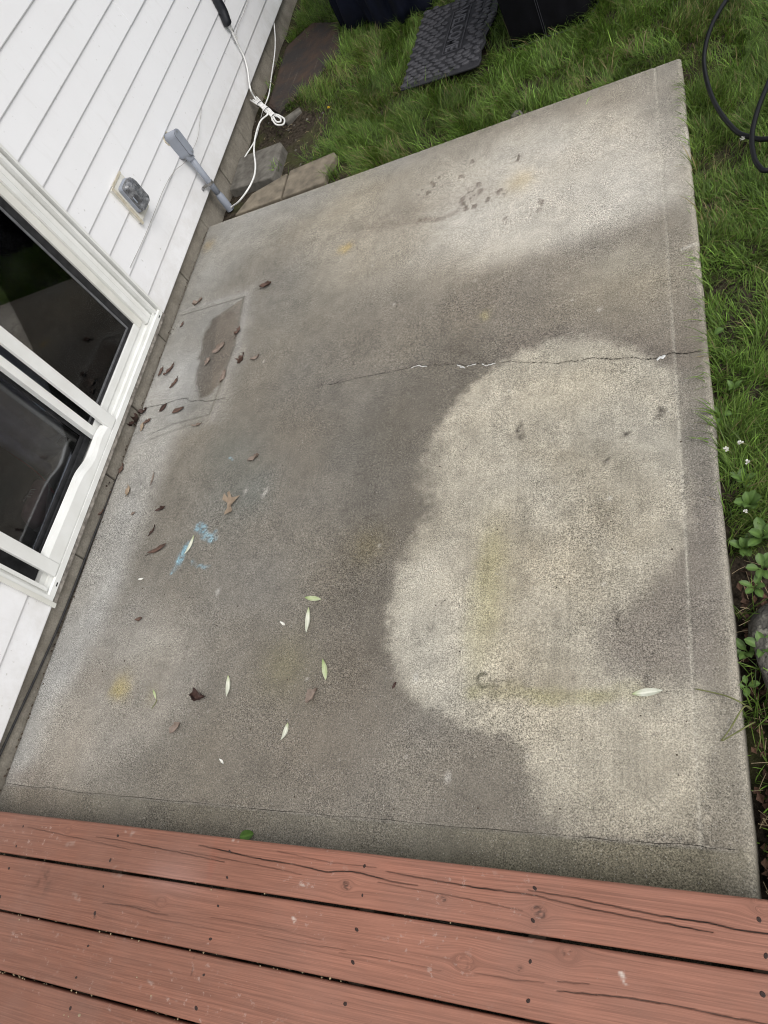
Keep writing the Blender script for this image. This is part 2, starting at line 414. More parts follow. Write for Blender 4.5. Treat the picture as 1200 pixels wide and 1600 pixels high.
# ================================================================== SETTING
XL, XR = -2.538, -0.100            # slab sides
def y_far(x): return 3.190 - 0.033 * (x - XL) / (XR - XL)
LAWN = -0.05

def inpoly(x, y, poly):
    r = np.zeros(x.shape, bool); n = len(poly)
    for i in range(n):
        x0, y0 = poly[i][:2]; x1, y1 = poly[(i + 1) % n][:2]
        if y0 == y1: continue
        c = ((y0 > y) != (y1 > y)) & (x < (x1 - x0) * (y - y0) / (y1 - y0) + x0)
        r ^= c
    return r
def segdist(x, y, pts, closed=False):
    d = np.full(x.shape, 1e9); n = len(pts)
    for i in range(n if closed else n - 1):
        ax, ay = pts[i][:2]; bx, by = pts[(i + 1) % n][:2]
        ux, uy = bx - ax, by - ay; L = ux * ux + uy * uy + 1e-12
        t = np.clip(((x - ax) * ux + (y - ay) * uy) / L, 0, 1)
        d = np.minimum(d, np.hypot(x - ax - t * ux, y - ay - t * uy))
    return d

# ---- ground sheet, dense near the patio and stretching to the horizon
def soil_height(x, y):
    z = LAWN + 0.035 * fbm(x, y, 2.2, 4, 30) + 0.014 * fbm(x, y, 16, 3, 34)
    z = np.minimum(z, LAWN + 0.02)
    trench = sstep(0.10, -0.02, x) * sstep(1.02, 0.86, y)             # gap beside the slab with the border stones
    z = z - 0.085 * trench
    corner = sstep(-1.75, -2.15, x) * sstep(4.2, 3.9, y)              # bare earth by the house corner
    z = z - 0.035 * corner
    under = (x > XL + 0.02) & (x < XR - 0.03) & (y < 3.1)
    z = np.where(under, -0.16, z)
    z = np.where(x < -2.60, -0.16, z)
    return z
u = np.linspace(-1, 1, 301)
w = np.sign(u) * (2.8 * np.abs(u) + 110 * np.abs(u) ** 7)
gx, gy = np.meshgrid(w - 0.9, w + 2.7, indexing='ij')
V = np.c_[gx.ravel(), gy.ravel(), soil_height(gx, gy).ravel()]
ii = np.arange(301 * 301).reshape(301, 301)
F = np.c_[ii[:-1, :-1].ravel(), ii[1:, :-1].ravel(), ii[1:, 1:].ravel(), ii[:-1, 1:].ravel()]
setp(link('ground', fast_mesh('ground', V, F, smooth=True), M_soil), kind='structure')

# ---- concrete patio slab with its stains, score lines, crack and worn edges
NXs, NYs = 500, 700
xs = np.linspace(XL, XR, NXs); tt = np.linspace(0, 1, NYs); Y0 = -0.30
X, T = np.meshgrid(xs, tt, indexing='ij')
Y = Y0 + T * (y_far(X) - Y0)
wob = 0.004 * fbm(Y, X * 0, 5, 4, 50)
X = X + np.where(X > XR - 0.06, wob * 2.2, 0)
Y = Y + np.where(T > 0.985, 0.008 * fbm(X, Y * 0, 5, 4, 54), 0)
wx = X + 0.05 * fbm(X, Y, 5, 4, 60); wy = Y + 0.05 * fbm(X, Y, 5, 4, 64)       # warped place, for ragged stains
wx2 = X + 0.035 * fbm(X, Y, 6, 3, 70) + 0.035 * fbm(X, Y, 30, 4, 72); wy2 = Y + 0.035 * fbm(X, Y, 6, 3, 74) + 0.035 * fbm(X, Y, 30, 4, 76)

KI = 1.22
def alb0(r, g, b): return np.array(srgb(r, g, b)) / KI
def alb(r, g, b):
    v = (r + g + b) / 3; k = np.interp(v, [70, 104, 112, 126, 142, 163, 186, 200, 215], [72, 105, 110, 120, 131, 157, 187, 204, 216]) / v
    m = k * v; q = 0.95
    return np.array(srgb(*[(m + (c * k - m) * q) * w_ for c, w_ in zip((r, g, b), (1.0, 1.0, 0.982))])) / KI
col = np.empty(X.shape + (3,)); col[:] = alb(142, 136, 127)
def over(mask, c):
    global col
    m = np.clip(mask, 0, 1)[..., None]
    col = col * (1 - m) + np.asarray(c) * m
def mul(mask, k):
    global col
    m = np.clip(mask, 0, 1)[..., None]
    col = col * (1 + m * (np.asarray(k) - 1))
def polymask(px, soft_out, soft_in=0.0, warp=2, z=0):
    P = [G(a, b, z) for a, b in px]
    ax, ay = (wx, wy) if warp == 2 else ((wx2, wy2) if warp == 1 else (X, Y))
    d = segdist(ax, ay, P, True); s = np.where(inpoly(ax, ay, P), -d, d)
    return 1 - sstep(-soft_in, soft_out, s)
def blob(px, py, rx, ry, soft=1.0, warp=2, rot=0.0):    # gaussian-like patch, radii in metres
    p = G(px, py); ax, ay = (wx, wy) if warp == 2 else ((wx2, wy2) if warp == 1 else (X, Y))
    dx, dy = ax - p.x, ay - p.y
    c, s = math.cos(rot), math.sin(rot)
    q = ((dx * c + dy * s) / rx) ** 2 + ((-dx * s + dy * c) / ry) ** 2
    return np.exp(-q * soft)
def line(px, width, soft, warp=0):
    P = [G(a, b) for a, b in px]
    ax, ay = (wx2, wy2) if warp else (X, Y)
    return 1 - sstep(width, width + soft, segdist(ax, ay, P))

# broad tones
over(0.75 * polymask([(560, 300), (700, 245), (880, 175), (1030, 130), (1062, 300), (1030, 335), (930, 365), (860, 395), (740, 420), (620, 440), (520, 420), (480, 360)], 0.28, 0.10), alb(176, 168, 155))
over(0.80 * polymask([(690, 300), (800, 230), (960, 190), (1040, 200), (1050, 290), (960, 340), (860, 378), (760, 395), (690, 370)], 0.22, 0.1), alb(200, 193, 182))
over(0.75 * polymask([(700, 470), (740, 435), (860, 402), (940, 372), (1040, 340), (1095, 400), (1110, 560), (1000, 540), (870, 520), (760, 540), (690, 560)], 0.10, 0.05), alb(138, 129, 118))
over(0.55 * blob(1045, 170, 0.10, 0.25), alb(148, 144, 138))
over(0.45 * blob(900, 165, 0.5, 0.05, rot=-0.35), alb(156, 148, 138))
over(0.55 * blob(580, 295, 0.18, 0.05), alb(142, 132, 120))
over(0.40 * blob(640, 330, 0.25, 0.10), alb(150, 140, 128))
over(0.8 * blob(1000, 435, 0.26, 0.18), alb(164, 156, 141))
over(0.50 * blob(960, 410, 0.10, 0.06), alb(172, 164, 148))
over(0.55 * blob(420, 330, 0.5, 0.12), alb(158, 154, 148))
over(0.65 * polymask([(328, 352), (480, 300), (620, 250), (560, 290), (470, 330), (380, 390), (310, 470), (270, 520)], 0.16, 0.02), alb(162, 159, 153))
over(0.50 * blob(600, 500, 0.42, 0.22), alb(132, 124, 114))
over(0.45 * blob(480, 470, 0.25, 0.3), alb(150, 146, 138))
over(0.55 * blob(480, 680, 0.40, 0.35), alb(126, 119, 111))
over(0.85 * polymask([(700, 545), (800, 560), (740, 620), (690, 680), (668, 740), (676, 795), (640, 850), (612, 940), (606, 1030), (560, 1080), (520, 960), (560, 800), (590, 680), (640, 600)], 0.20, 0.04), alb(113, 107, 99))
over(0.6 * polymask([(800, 545), (1000, 540), (1060, 560), (1062, 545), (900, 520), (800, 530)], 0.05, 0.0), alb(130, 121, 112))
over(0.55 * blob(560, 700, 0.20, 0.14), alb(116, 111, 103))
over(0.7 * blob(520, 1050, 0.35, 0.22), alb(124, 116, 106))
over(0.6 * blob(540, 1190, 0.5, 0.14), alb(131, 123, 114))
over(0.6 * blob(740, 1230, 0.30, 0.12), alb(135, 128, 118))
over(0.5 * blob(380, 880, 0.2, 0.3), alb(136, 130, 122))
over(0.7 * polymask([(30, 1190), (110, 960), (220, 930), (300, 975), (322, 1030), (300, 1100), (250, 1150), (160, 1200)], 0.10, 0.08), alb(163, 157, 149))
over(0.75 * polymask([(240, 560), (300, 560), (260, 680), (215, 800), (160, 930), (110, 1030), (60, 1130), (20, 1215), (8, 1215), (100, 960), (180, 745)], 0.14, 0.02), alb(178, 176, 173))
over(0.5 * blob(110, 1180, 0.16, 0.14), alb(172, 164, 154))
over(0.55 * blob(240, 1010, 0.12, 0.05), alb(172, 168, 160))
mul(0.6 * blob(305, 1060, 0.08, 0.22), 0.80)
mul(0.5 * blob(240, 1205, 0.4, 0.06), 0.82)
over(0.5 * blob(150, 1060, 0.10, 0.06), alb(150, 140, 128))

# the scrubbed pale lobes
lobes = [(812, 546), (860, 531), (930, 526), (1000, 545), (1050, 572), (1060, 640), (1064, 735), (1088, 760), (1090, 810), (1075, 850), (1058, 875),
         (1030, 925), (1005, 950), (965, 962), (948, 1000), (962, 1032), (1010, 1052), (1070, 1050), (1112, 1085), (1128, 1150), (1115, 1235),
         (1080, 1292), (1000, 1312), (905, 1300), (850, 1270), (826, 1225), (814, 1185), (800, 1158), (765, 1150), (705, 1132), (655, 1100), (622, 1060),
         (606, 1000), (609, 930), (624, 880), (650, 832), (674, 800), (664, 760), (660, 720), (680, 678), (705, 640), (738, 605), (775, 575)]
sft = sstep(0.35, 0.65, vnoise(X * 2.3 + 4, Y * 2.3, 79))
lm = polymask(lobes, 0.030, 0.035, 1) * (1 - sft) + polymask(lobes, 0.075, 0.085, 1) * sft
lm = np.clip(lm + 1.1 * fbm(X, Y, 48, 3, 78) * (4 * lm * (1 - lm)), 0, 1)
over(0.90 * lm, alb(183, 176, 162))
inside = polymask(lobes, 0.0, 0.14, 1)
over(0.70 * inside * sstep(-0.2, 0.25, fbm(X, Y, 5, 4, 84)) * polymask([(745, 840), (760, 720), (830, 690), (1040, 700), (1050, 840), (960, 900), (930, 1040), (880, 1080), (745, 1080)], 0.12, 0.06), alb(164, 155, 138))
mul(lm, (1 + 0.42 * fbm(X, Y, 17, 4, 85))[..., None])
over(0.40 * lm * polymask([(625, 900), (700, 830), (745, 850), (740, 1080), (690, 1120), (640, 1060), (612, 980)], 0.05, 0.05), alb(194, 188, 176))
over(0.45 * lm * blob(770, 620, 0.2, 0.06), alb(196, 189, 176))
over(0.35 * lm * blob(900, 600, 0.16, 0.1), alb(196, 184, 160))
over(0.34 * lm * blob(766, 925, 0.055, 0.20, warp=1), alb(182, 176, 116))
over(0.34 * line([(735, 1080), (850, 1087), (1000, 1085)], 0.004, 0.035, 1) * (0.5 + vnoise(X * 14, Y * 14, 86)), alb(160, 156, 104))
over(0.16 * line([(735, 1080), (738, 940), (770, 840)], 0.006, 0.05, 1), alb(170, 166, 122))
mul(0.55 * line([(790, 830), (860, 842), (930, 832), (1000, 800)], 0.008, 0.05, 1), 0.86)
mul(0.5 * line([(690, 830), (760, 800), (860, 840), (960, 890)], 0.006, 0.06, 1), 0.92)
mul(0.45 * blob(880, 800, 0.2, 0.08), 0.86)
mul(0.5 * blob(1000, 680, 0.07, 0.05), 0.8)
mul(0.35 * blob(860, 720, 0.2, 0.12), 0.92)
over(0.85 * polymask([(1062, 880), (1020, 935), (1000, 962), (965, 965), (955, 1000), (968, 1035), (1010, 1050), (1080, 1050), (1160, 1050), (1150, 900)], 0.07, 0.03, 1), alb(146, 138, 129))
over(0.4 * blob(1100, 820, 0.05, 0.12), alb(138, 128, 122))
over(0.30 * blob(1140, 1120, 0.03, 0.3), alb(158, 150, 138))
# brush strokes along the slab
br = fbm(X * 1.0, Y * 0.015, 170, 2, 80) * (0.6 + 0.8 * vnoise(X * 4, Y * 3, 81))
col *= (1 + (0.06 + 0.16 * inside) * br)[..., None]

# strip in front of the score line near the deck, with moss
strip = polymask([(0, 1228), (260, 1253), (480, 1273), (640, 1287), (900, 1311), (1095, 1326), (1190, 1334), (1230, 1700), (-400, 1700)], 0.012, 0.0, 0)
over(0.65 * strip, alb0(120, 115, 103))
over(0.6 * strip * blob(1000, 1360, 0.5, 0.2), alb0(126, 121, 102))
over(0.4 * strip * blob(900, 1392, 0.7, 0.04), alb0(108, 104, 74))
over(0.5 * strip * blob(60, 1245, 0.2, 0.06), alb(134, 123, 112))
over(0.5 * blob(40, 1215, 0.15, 0.04), alb(146, 134, 124))
over(0.40 * polymask([(1140, 880), (1150, 900), (1190, 1400), (1150, 1400), (1130, 1300)], 0.05, 0.0), alb(158, 151, 138))

# ghost of a door mat: pale rim, brown soaked middle
ghost = [(283, 493), (381, 463), (366, 540), (326, 648), (240, 672), (246, 610)]
over(0.5 * polymask([(270, 480), (395, 450), (384, 545), (345, 655), (235, 690), (235, 600)], 0.06, 0.03, 1), alb(166, 163, 157))
over(0.45 * polymask(ghost, 0.006, 0.01, 0), alb(160, 157, 152))
over(0.85 * polymask([(336, 497), (362, 488), (372, 505), (362, 545), (345, 580), (330, 615), (314, 622), (307, 595), (312, 560), (322, 525)], 0.020, 0.010, 1), alb0(97, 89, 79))
over(0.75 * polymask([(338, 494), (381, 465), (368, 538), (345, 600), (330, 610), (335, 540)], 0.008, 0.010, 0), alb0(122, 113, 102))
over(0.50 * line([(281, 488), (384, 458)], 0.004, 0.020, 0), alb0(164, 161, 155))
over(0.50 * line([(388, 462), (372, 545), (332, 655)], 0.004, 0.020, 0), alb0(160, 156, 150))
mul(0.95 * line([(283, 493), (381, 464)], 0.001, 0.006), 0.60)
mul(0.80 * line([(381, 464), (366, 540), (327, 648)], 0.002, 0.008), 0.72)
mul(0.8 * line([(326, 648), (270, 663), (230, 680)], 0.002, 0.007), 0.62)
mul(0.65 * line([(318, 656), (262, 676), (225, 690)], 0.002, 0.007), 0.66)
over(0.45 * blob(303, 635, 0.045, 0.03, warp=1), alb(120, 117, 112))
over(0.65 * blob(255, 600, 0.14, 0.16), alb(190, 188, 186))
over(0.45 * blob(330, 420, 0.14, 0.16), alb(176, 174, 170))

# spots
for px, py, r, c, a in [(540, 386, 0.035, (196, 172, 118), 0.8), (190, 1072, 0.045, (176, 160, 104), 0.6), (178, 1080, 0.03, (176, 160, 104), 0.5), (325, 383, 0.04, (178, 158, 122), 0.6),
                        (810, 285, 0.06, (200, 180, 140), 0.5), (760, 490, 0.02, (185, 175, 130), 0.5), (575, 850, 0.07, (120, 110, 84), 0.5), (445, 1040, 0.10, (128, 122, 92), 0.45), (560, 300, 0.2, (176, 166, 146), 0.4),
                        (235, 1085, 0.03, (160, 150, 120), 0.3), (420, 380, 0.10, (165, 160, 150), 0.4), (660, 400, 0.08, (178, 170, 158), 0.4), (630, 1210, 0.10, (172, 164, 150), 0.18), (350, 700, 0.10, (118, 124, 122), 0.35), (400, 770, 0.10, (116, 122, 120), 0.35)]:
    over(a * blob(px, py, r, r, warp=1), alb(*c))
# leaf-tannin dots on the far half
dots = [(660, 296), (668, 300), (676, 288), (690, 290), (686, 277), (720, 275), (735, 310), (728, 322), (742, 322), (740, 305), (750, 298), (780, 298), (778, 305), (738, 252), (810, 246), (656, 345), (845, 315), (842, 328), (790, 340),
        (728, 326), (722, 312), (732, 300), (725, 318), (762, 310), (655, 304), (748, 288)]
for k, (px, py) in enumerate(dots):
    over(0.7 * sstep(0.25, 0.6, blob(px, py, 0.008 + 0.006 * (k % 3), 0.006 + 0.005 * ((k * 2) % 3), warp=0, rot=k) + 1.3 * fbm(X, Y, 70, 2, 95) * (blob(px, py, 0.03, 0.03, warp=0) > 0.2)) * (0.5 + 0.7 * vnoise(X * 80, Y * 80, 94)), alb0(94, 82, 73))
over(0.35 * blob(740, 306, 0.10, 0.08, warp=1), alb(142, 130, 118))
over(0.30 * blob(600, 350, 0.22, 0.03, warp=1, rot=-0.25), alb(128, 118, 108))
over(0.45 * line([(655, 345), (690, 340), (715, 328)], 0.004, 0.02, 1), alb(118, 106, 96))
r2 = np.random.default_rng(3)
for k in range(90):
    px, py = r2.uniform(120, 1080), r2.uniform(330, 1240)
    rr = r2.uniform(0.004, 0.008)
    over(r2.uniform(0.2, 0.6) * blob(px, py, rr, rr * r2.uniform(0.6, 1.4), warp=0), alb(88, 80, 74) if r2.random() < 0.7 else alb(215, 210, 204))
# scuffs
for px, py, a in [(812, 672, 1), (808, 685, 1), (816, 680, 0.6), (1028, 640, 0.9), (1026, 652, 0.8), (1035, 645, 0.5), (965, 960, 0.9), (952, 820, 0.3), (952, 718, 0.8), (975, 675, 1.0), (1012, 1065, 0.7), (690, 940, 0.4), (668, 980, 0.4), (650, 1000, 0.4)]:
    over(0.95 * a * blob(px + 2 * math.sin(px * 7), py, 0.009, 0.014, warp=1) * (0.5 + 0.8 * vnoise(X * 90, Y * 90, 92)), alb0(60, 54, 49))
P = [G(760, 1055), G(752, 1052), G(746, 1060), G(747, 1070), G(754, 1075), G(761, 1072)]
over(0.8 * (1 - sstep(0.002, 0.008, segdist(X + 0.1 * (wx2 - X), Y + 0.1 * (wy2 - Y), P))) * (0.4 + 0.9 * vnoise(X * 60, Y * 60, 88)), alb0(84, 82, 68))
# blue chalk
chn = sstep(-0.12, 0.12, fbm(X, Y, 70, 3, 90))
for pts, wd, a in [([(306, 822), (320, 828), (333, 838)], 0.018, 0.85), ([(296, 852), (284, 868), (274, 890)], 0.020, 0.95), ([(300, 880), (315, 880), (332, 881)], 0.010, 0.5), ([(358, 716), (364, 717)], 0.006, 0.8), ([(340, 828), (338, 836)], 0.01, 0.4)]:
    over(0.8 * a * (0.25 + 0.75 * chn) * line(pts, wd * 0.3, wd, 1), alb0(146, 190, 206))
over(0.18 * blob(370, 750, 0.16, 0.22), alb(110, 130, 134))
for px, py in [(384, 766), (416, 766), (412, 772), (650, 1060), (700, 1215), (340, 925)]:
    over(0.5 * blob(px, py, 0.008, 0.014, warp=0), alb(210, 206, 200))
over(0.5 * line([(1066, 390), (1098, 376)], 0.003, 0.006), alb(205, 200, 190))
# mottling
col *= (1 + 0.26 * fbm(X, Y, 9, 4, 100) + 0.34 * fbm(X, Y, 30, 4, 104) + 0.16 * fbm(X, Y, 2.2, 3, 107))[..., None]
tint = fbm(X, Y, 3.1, 3, 110)[..., None]
col *= 1 + tint * np.array([0.06, 0.0, -0.10])
# score lines, with a paler line along each
GR = [(1020, 60), (1024.4, 125.5), (1042.3, 372.7), (1055, 568), (1064, 719), (1071, 831), (1078, 986), (1086, 1140), (1095, 1322)]
GB = [(-60, 1216), (10.7, 1223.7), (150, 1240), (266.7, 1250.4), (480, 1270.7), (640, 1284), (900, 1307.5), (1095, 1322.5), (1150, 1328)]
dGR = segdist(X, Y, [G(*q) for q in GR]); dGB = segdist(X, Y, [G(*q) for q in GB])
over(0.55 * (1 - sstep(0.001, 0.006, dGR)) * (0.3 + vnoise(X * 3, Y * 9, 89)), alb(190, 184, 172))
over(0.40 * (1 - sstep(0.001, 0.008, dGB)) * (0.3 + vnoise(X * 5, Y * 5, 91)), alb0(164, 158, 148))
# crack
CR = [(398, 607), (420, 608), (452, 611), (480, 605), (520, 600), (560, 590), (600, 583), (625, 578), (640, 574), (652, 570), (668, 571), (690, 570), (705, 569), (722, 569), (728, 572), (735, 570), (748, 567), (765, 569), (782, 566), (800, 564), (830, 567), (852, 566), (870, 568), (890, 564), (905, 564), (925, 559), (940, 560), (960, 561), (985, 558), (1005, 561), (1022, 561), (1036, 556), (1050, 551), (1070, 552), (1096, 548)]
CR2 = [(214, 641), (236, 635), (258, 631), (275, 625), (290, 622), (298, 627), (310, 625), (322, 627), (335, 625), (352, 622)]
Pc = [G(*q) for q in CR]; Pc2 = [G(*q) for q in CR2]
dc = segdist(X, Y, Pc); dc2 = segdist(X, Y, Pc2)
amp = sstep(-1.75, -1.35, X)
mul((0.10 + 0.25 * amp) * (1 - sstep(0.0003, 0.005, dc)) * (0.4 + vnoise(X * 13, Y * 13, 93)), 0.55)
mul(0.35 * (1 - sstep(0.001, 0.006, dc2)), 0.5)
# edge wear on the outer sides, darker band along the wall side
ed = np.minimum(np.minimum(XR - X, y_far(X) - Y), X - XL)
over(0.30 * (1 - sstep(0.0, 0.03, np.minimum(XR - X, y_far(X) - Y) + 0.02 * fbm(X, Y, 18, 3, 120))), alb(196, 188, 174))
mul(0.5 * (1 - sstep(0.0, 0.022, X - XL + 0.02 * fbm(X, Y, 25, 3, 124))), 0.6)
col = np.clip(col, 0.01, 0.62)

Z = 0.0045 * fbm(X, Y, 1.5, 3, 130) + 0.0012 * fbm(X, Y, 60, 2, 134)
Z -= 0.0045 * (1 - sstep(0.001, 0.007, dGR)) * 0.5 + 0.0055 * (1 - sstep(0.001, 0.008, dGB))
Z -= 0.0035 * amp * (1 - sstep(0.0003, 0.004, dc)) + 0.002 * (1 - sstep(0.0005, 0.005, dc2))
rr = 0.014
dR = np.clip(rr - (XR - X), 0, rr); dF = np.clip(rr - (y_far(X) - Y), 0, rr)
Z -= rr - np.sqrt(np.maximum(rr * rr - dR ** 2, 0)) ; Z -= (rr - np.sqrt(np.maximum(rr * rr - dF ** 2, 0)))
V = np.c_[X.ravel(), Y.ravel(), Z.ravel()]
ii = np.arange(NXs * NYs).reshape(NXs, NYs)
F = np.c_[ii[:-1, :-1].ravel(), ii[1:, :-1].ravel(), ii[1:, 1:].ravel(), ii[:-1, 1:].ravel()]
ring = np.concatenate([ii[:, 0], ii[-1, 1:], ii[::-1, -1][1:], ii[0, ::-1][1:-1]])
RV = V[ring].copy(); RV[:, 2] = -0.13
k0 = len(V); n = len(ring); a = np.arange(n); b = (a + 1) % n
F = np.r_[F, np.c_[ring[a], k0 + a, k0 + b, ring[b]]]
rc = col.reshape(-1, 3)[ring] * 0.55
V = np.r_[V, RV]; cc = np.r_[col.reshape(-1, 3), rc]
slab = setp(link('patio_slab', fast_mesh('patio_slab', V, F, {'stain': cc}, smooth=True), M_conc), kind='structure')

def ribbon(pts, w0, w1, z, seed, sub=6):
    r = random.Random(seed); mb = MB(); L = []
    for i in range(len(pts) - 1):
        for k in range(sub): L.append(pts[i].lerp(pts[i + 1], k / sub))
    L.append(pts[-1]); vs = []; m = len(L)
    for i, p in enumerate(L):
        tg = (L[min(i + 1, m - 1)] - L[max(i - 1, 0)]).normalized(); nrm = Vector((-tg.y, tg.x, 0))
        j = nrm * r.uniform(-0.0026, 0.0026); w = r.uniform(w0, w1)
        vs += [p + j + nrm * w + Vector((0, 0, z)), p + j + Vector((0, 0, z - 0.001)), p + j - nrm * w + Vector((0, 0, z))]
    fs = []
    for i in range(m - 1):
        fs += [(3 * i, 3 * i + 1, 3 * i + 4, 3 * i + 3), (3 * i + 1, 3 * i + 2, 3 * i + 5, 3 * i + 4)]
    return mb.add(vs, fs)
ribbon([p for p in Pc if p.x > -1.80], 0.0002, 0.0017, -0.0002, 5).build('crack', M_crack, slab)
ribbon([p for p in Pc if p.x <= -1.70], 0.0002, 0.0007, 0.0006, 6).build('crack', M_crack, slab)
ribbon(Pc2, 0.0002, 0.0008, 0.0008, 8).build('crack', M_crack, slab)
ribbon([G(*q) for q in GB[1:]], 0.0002, 0.0007, -0.0010, 9).build('score_line', M_crack, slab)
for pts in ([(643, 574), (652, 570), (660, 571), (667, 572)], [(714, 569), (720, 572), (727, 573)], [(730, 572), (738, 569), (744, 568)], [(754, 567), (760, 570), (768, 568), (774, 566)], [(1026, 561), (1032, 557), (1040, 555)]):
    q = [G(*p) + Vector((0, -0.004, 0)) for p in pts]
    big = 0.0042 if pts[0][0] < 1000 else 0.008
    mb = ribbon(q, big * 0.25, big, 0.0022, int(pts[0][0]), 4)
    mb.v = [(x, y, z + (0.0012 if k % 3 == 1 else -0.002)) for k, (x, y, z) in enumerate(mb.v)]
    mb.build('crack_filler', M_filler, slab)

# ================================================================== DECK
ZD = 0.15
deck = setp(empty('deck', (-1.0, -0.6, 0)), 'low wooden deck of red-brown painted boards along the near slab edge', 'deck')
def child_world(o):                         # keep world coordinates under an offset empty
    o.matrix_parent_inverse = o.parent.matrix_basis.inverted(); return o
ROWS = [(0.0165, 0.1335), (-0.1315, 0.0105), (-0.2765, -0.1375), (-0.4225, -0.2825)]
SPLITS = [([(43, 1292), (100, 1305), (140, 1313), (205, 1328)], 0.0010, 0.6), ([(150, 1307), (182, 1312), (220, 1320), (283, 1332), (350, 1347)], 0.0014, 0.8),
          ([(310, 1320), (353, 1330), (400, 1341), (467, 1352), (507, 1362), (547, 1361), (571, 1366), (613, 1377), (653, 1383)], 0.0020, 1.0), ([(283, 1328), (358, 1343), (410, 1353), (470, 1366)], 0.0009, 0.6),
          ([(433, 1330), (520, 1348), (587, 1355)], 0.0008, 0.5), ([(603, 1361), (667, 1373), (733, 1385), (800, 1394), (837, 1399), (900, 1415), (1000, 1435), (1113, 1457)], 0.0019, 1.0),
          ([(590, 1378), (667, 1392), (767, 1412), (815, 1423)], 0.0010, 0.7), ([(823, 1390), (900, 1403), (967, 1417), (1033, 1431), (1103, 1441), (1150, 1452), (1200, 1459), (1260, 1466)], 0.0020, 1.0),
          ([(160, 1411), (200, 1415), (243, 1427), (262, 1429)], 0.0013, 0.7), ([(195, 1413), (230, 1419), (250, 1424)], 0.0010, 0.5), ([(870, 1548), (913, 1552), (980, 1559), (1060, 1572), (1130, 1588), (1200, 1600)], 0.0013, 0.9),
          ([(230, 1432), (300, 1446), (360, 1458)], 0.0008, 0.4), ([(400, 1459), (470, 1474), (540, 1484)], 0.0009, 0.5), ([(530, 1488), (610, 1500), (690, 1517)], 0.0008, 0.45), ([(740, 1520), (800, 1530), (850, 1535)], 0.0009, 0.5), ([(870, 1533), (920, 1537)], 0.0010, 0.6),
          ([(330, 1433), (430, 1450), (500, 1468)], 0.0007, 0.4), ([(303, 1495), (298, 1528)], 0.0008, 0.7)]
KNOTS = [(541, 1383, 0.010, 1), (842, 1425, 0.012, 1), (887, 1491, 0.013, 2), (725, 1504, 0.013, 0), (1197, 1415, 0.016, 0), (106, 1297, 0.008, 0), (692, 1404, 0.006, 1), (252, 1409, 0.010, 0), (835, 1443, 0.006, 0), (148, 1433, 0.005, 1), (812, 1513, 0.005, 1)]
KN = [(G(a, b, ZD), r, s) for a, b, r, s in KNOTS]
SC = [([(196, 1300), (212, 1296), (200, 1308)], 0.010), ([(364, 1312), (370, 1315)], 0.008), ([(105, 1320), (118, 1316)], 0.012), ([(115, 1398), (125, 1405)], 0.012), ([(232, 1510), (236, 1540), (233, 1558)], 0.013), ([(458, 1430), (460, 1440)], 0.008), ([(970, 1520), (978, 1535)], 0.007), ([(470, 1380), (478, 1384)], 0.008), ([(180, 1360), (190, 1365)], 0.02)]
SCUFF = [([G(*q, ZD) for q in p], w_) for p, w_ in SC]
SPL = [([G(*q, ZD) for q in p], w_, a_) for p, w_, a_ in SPLITS]
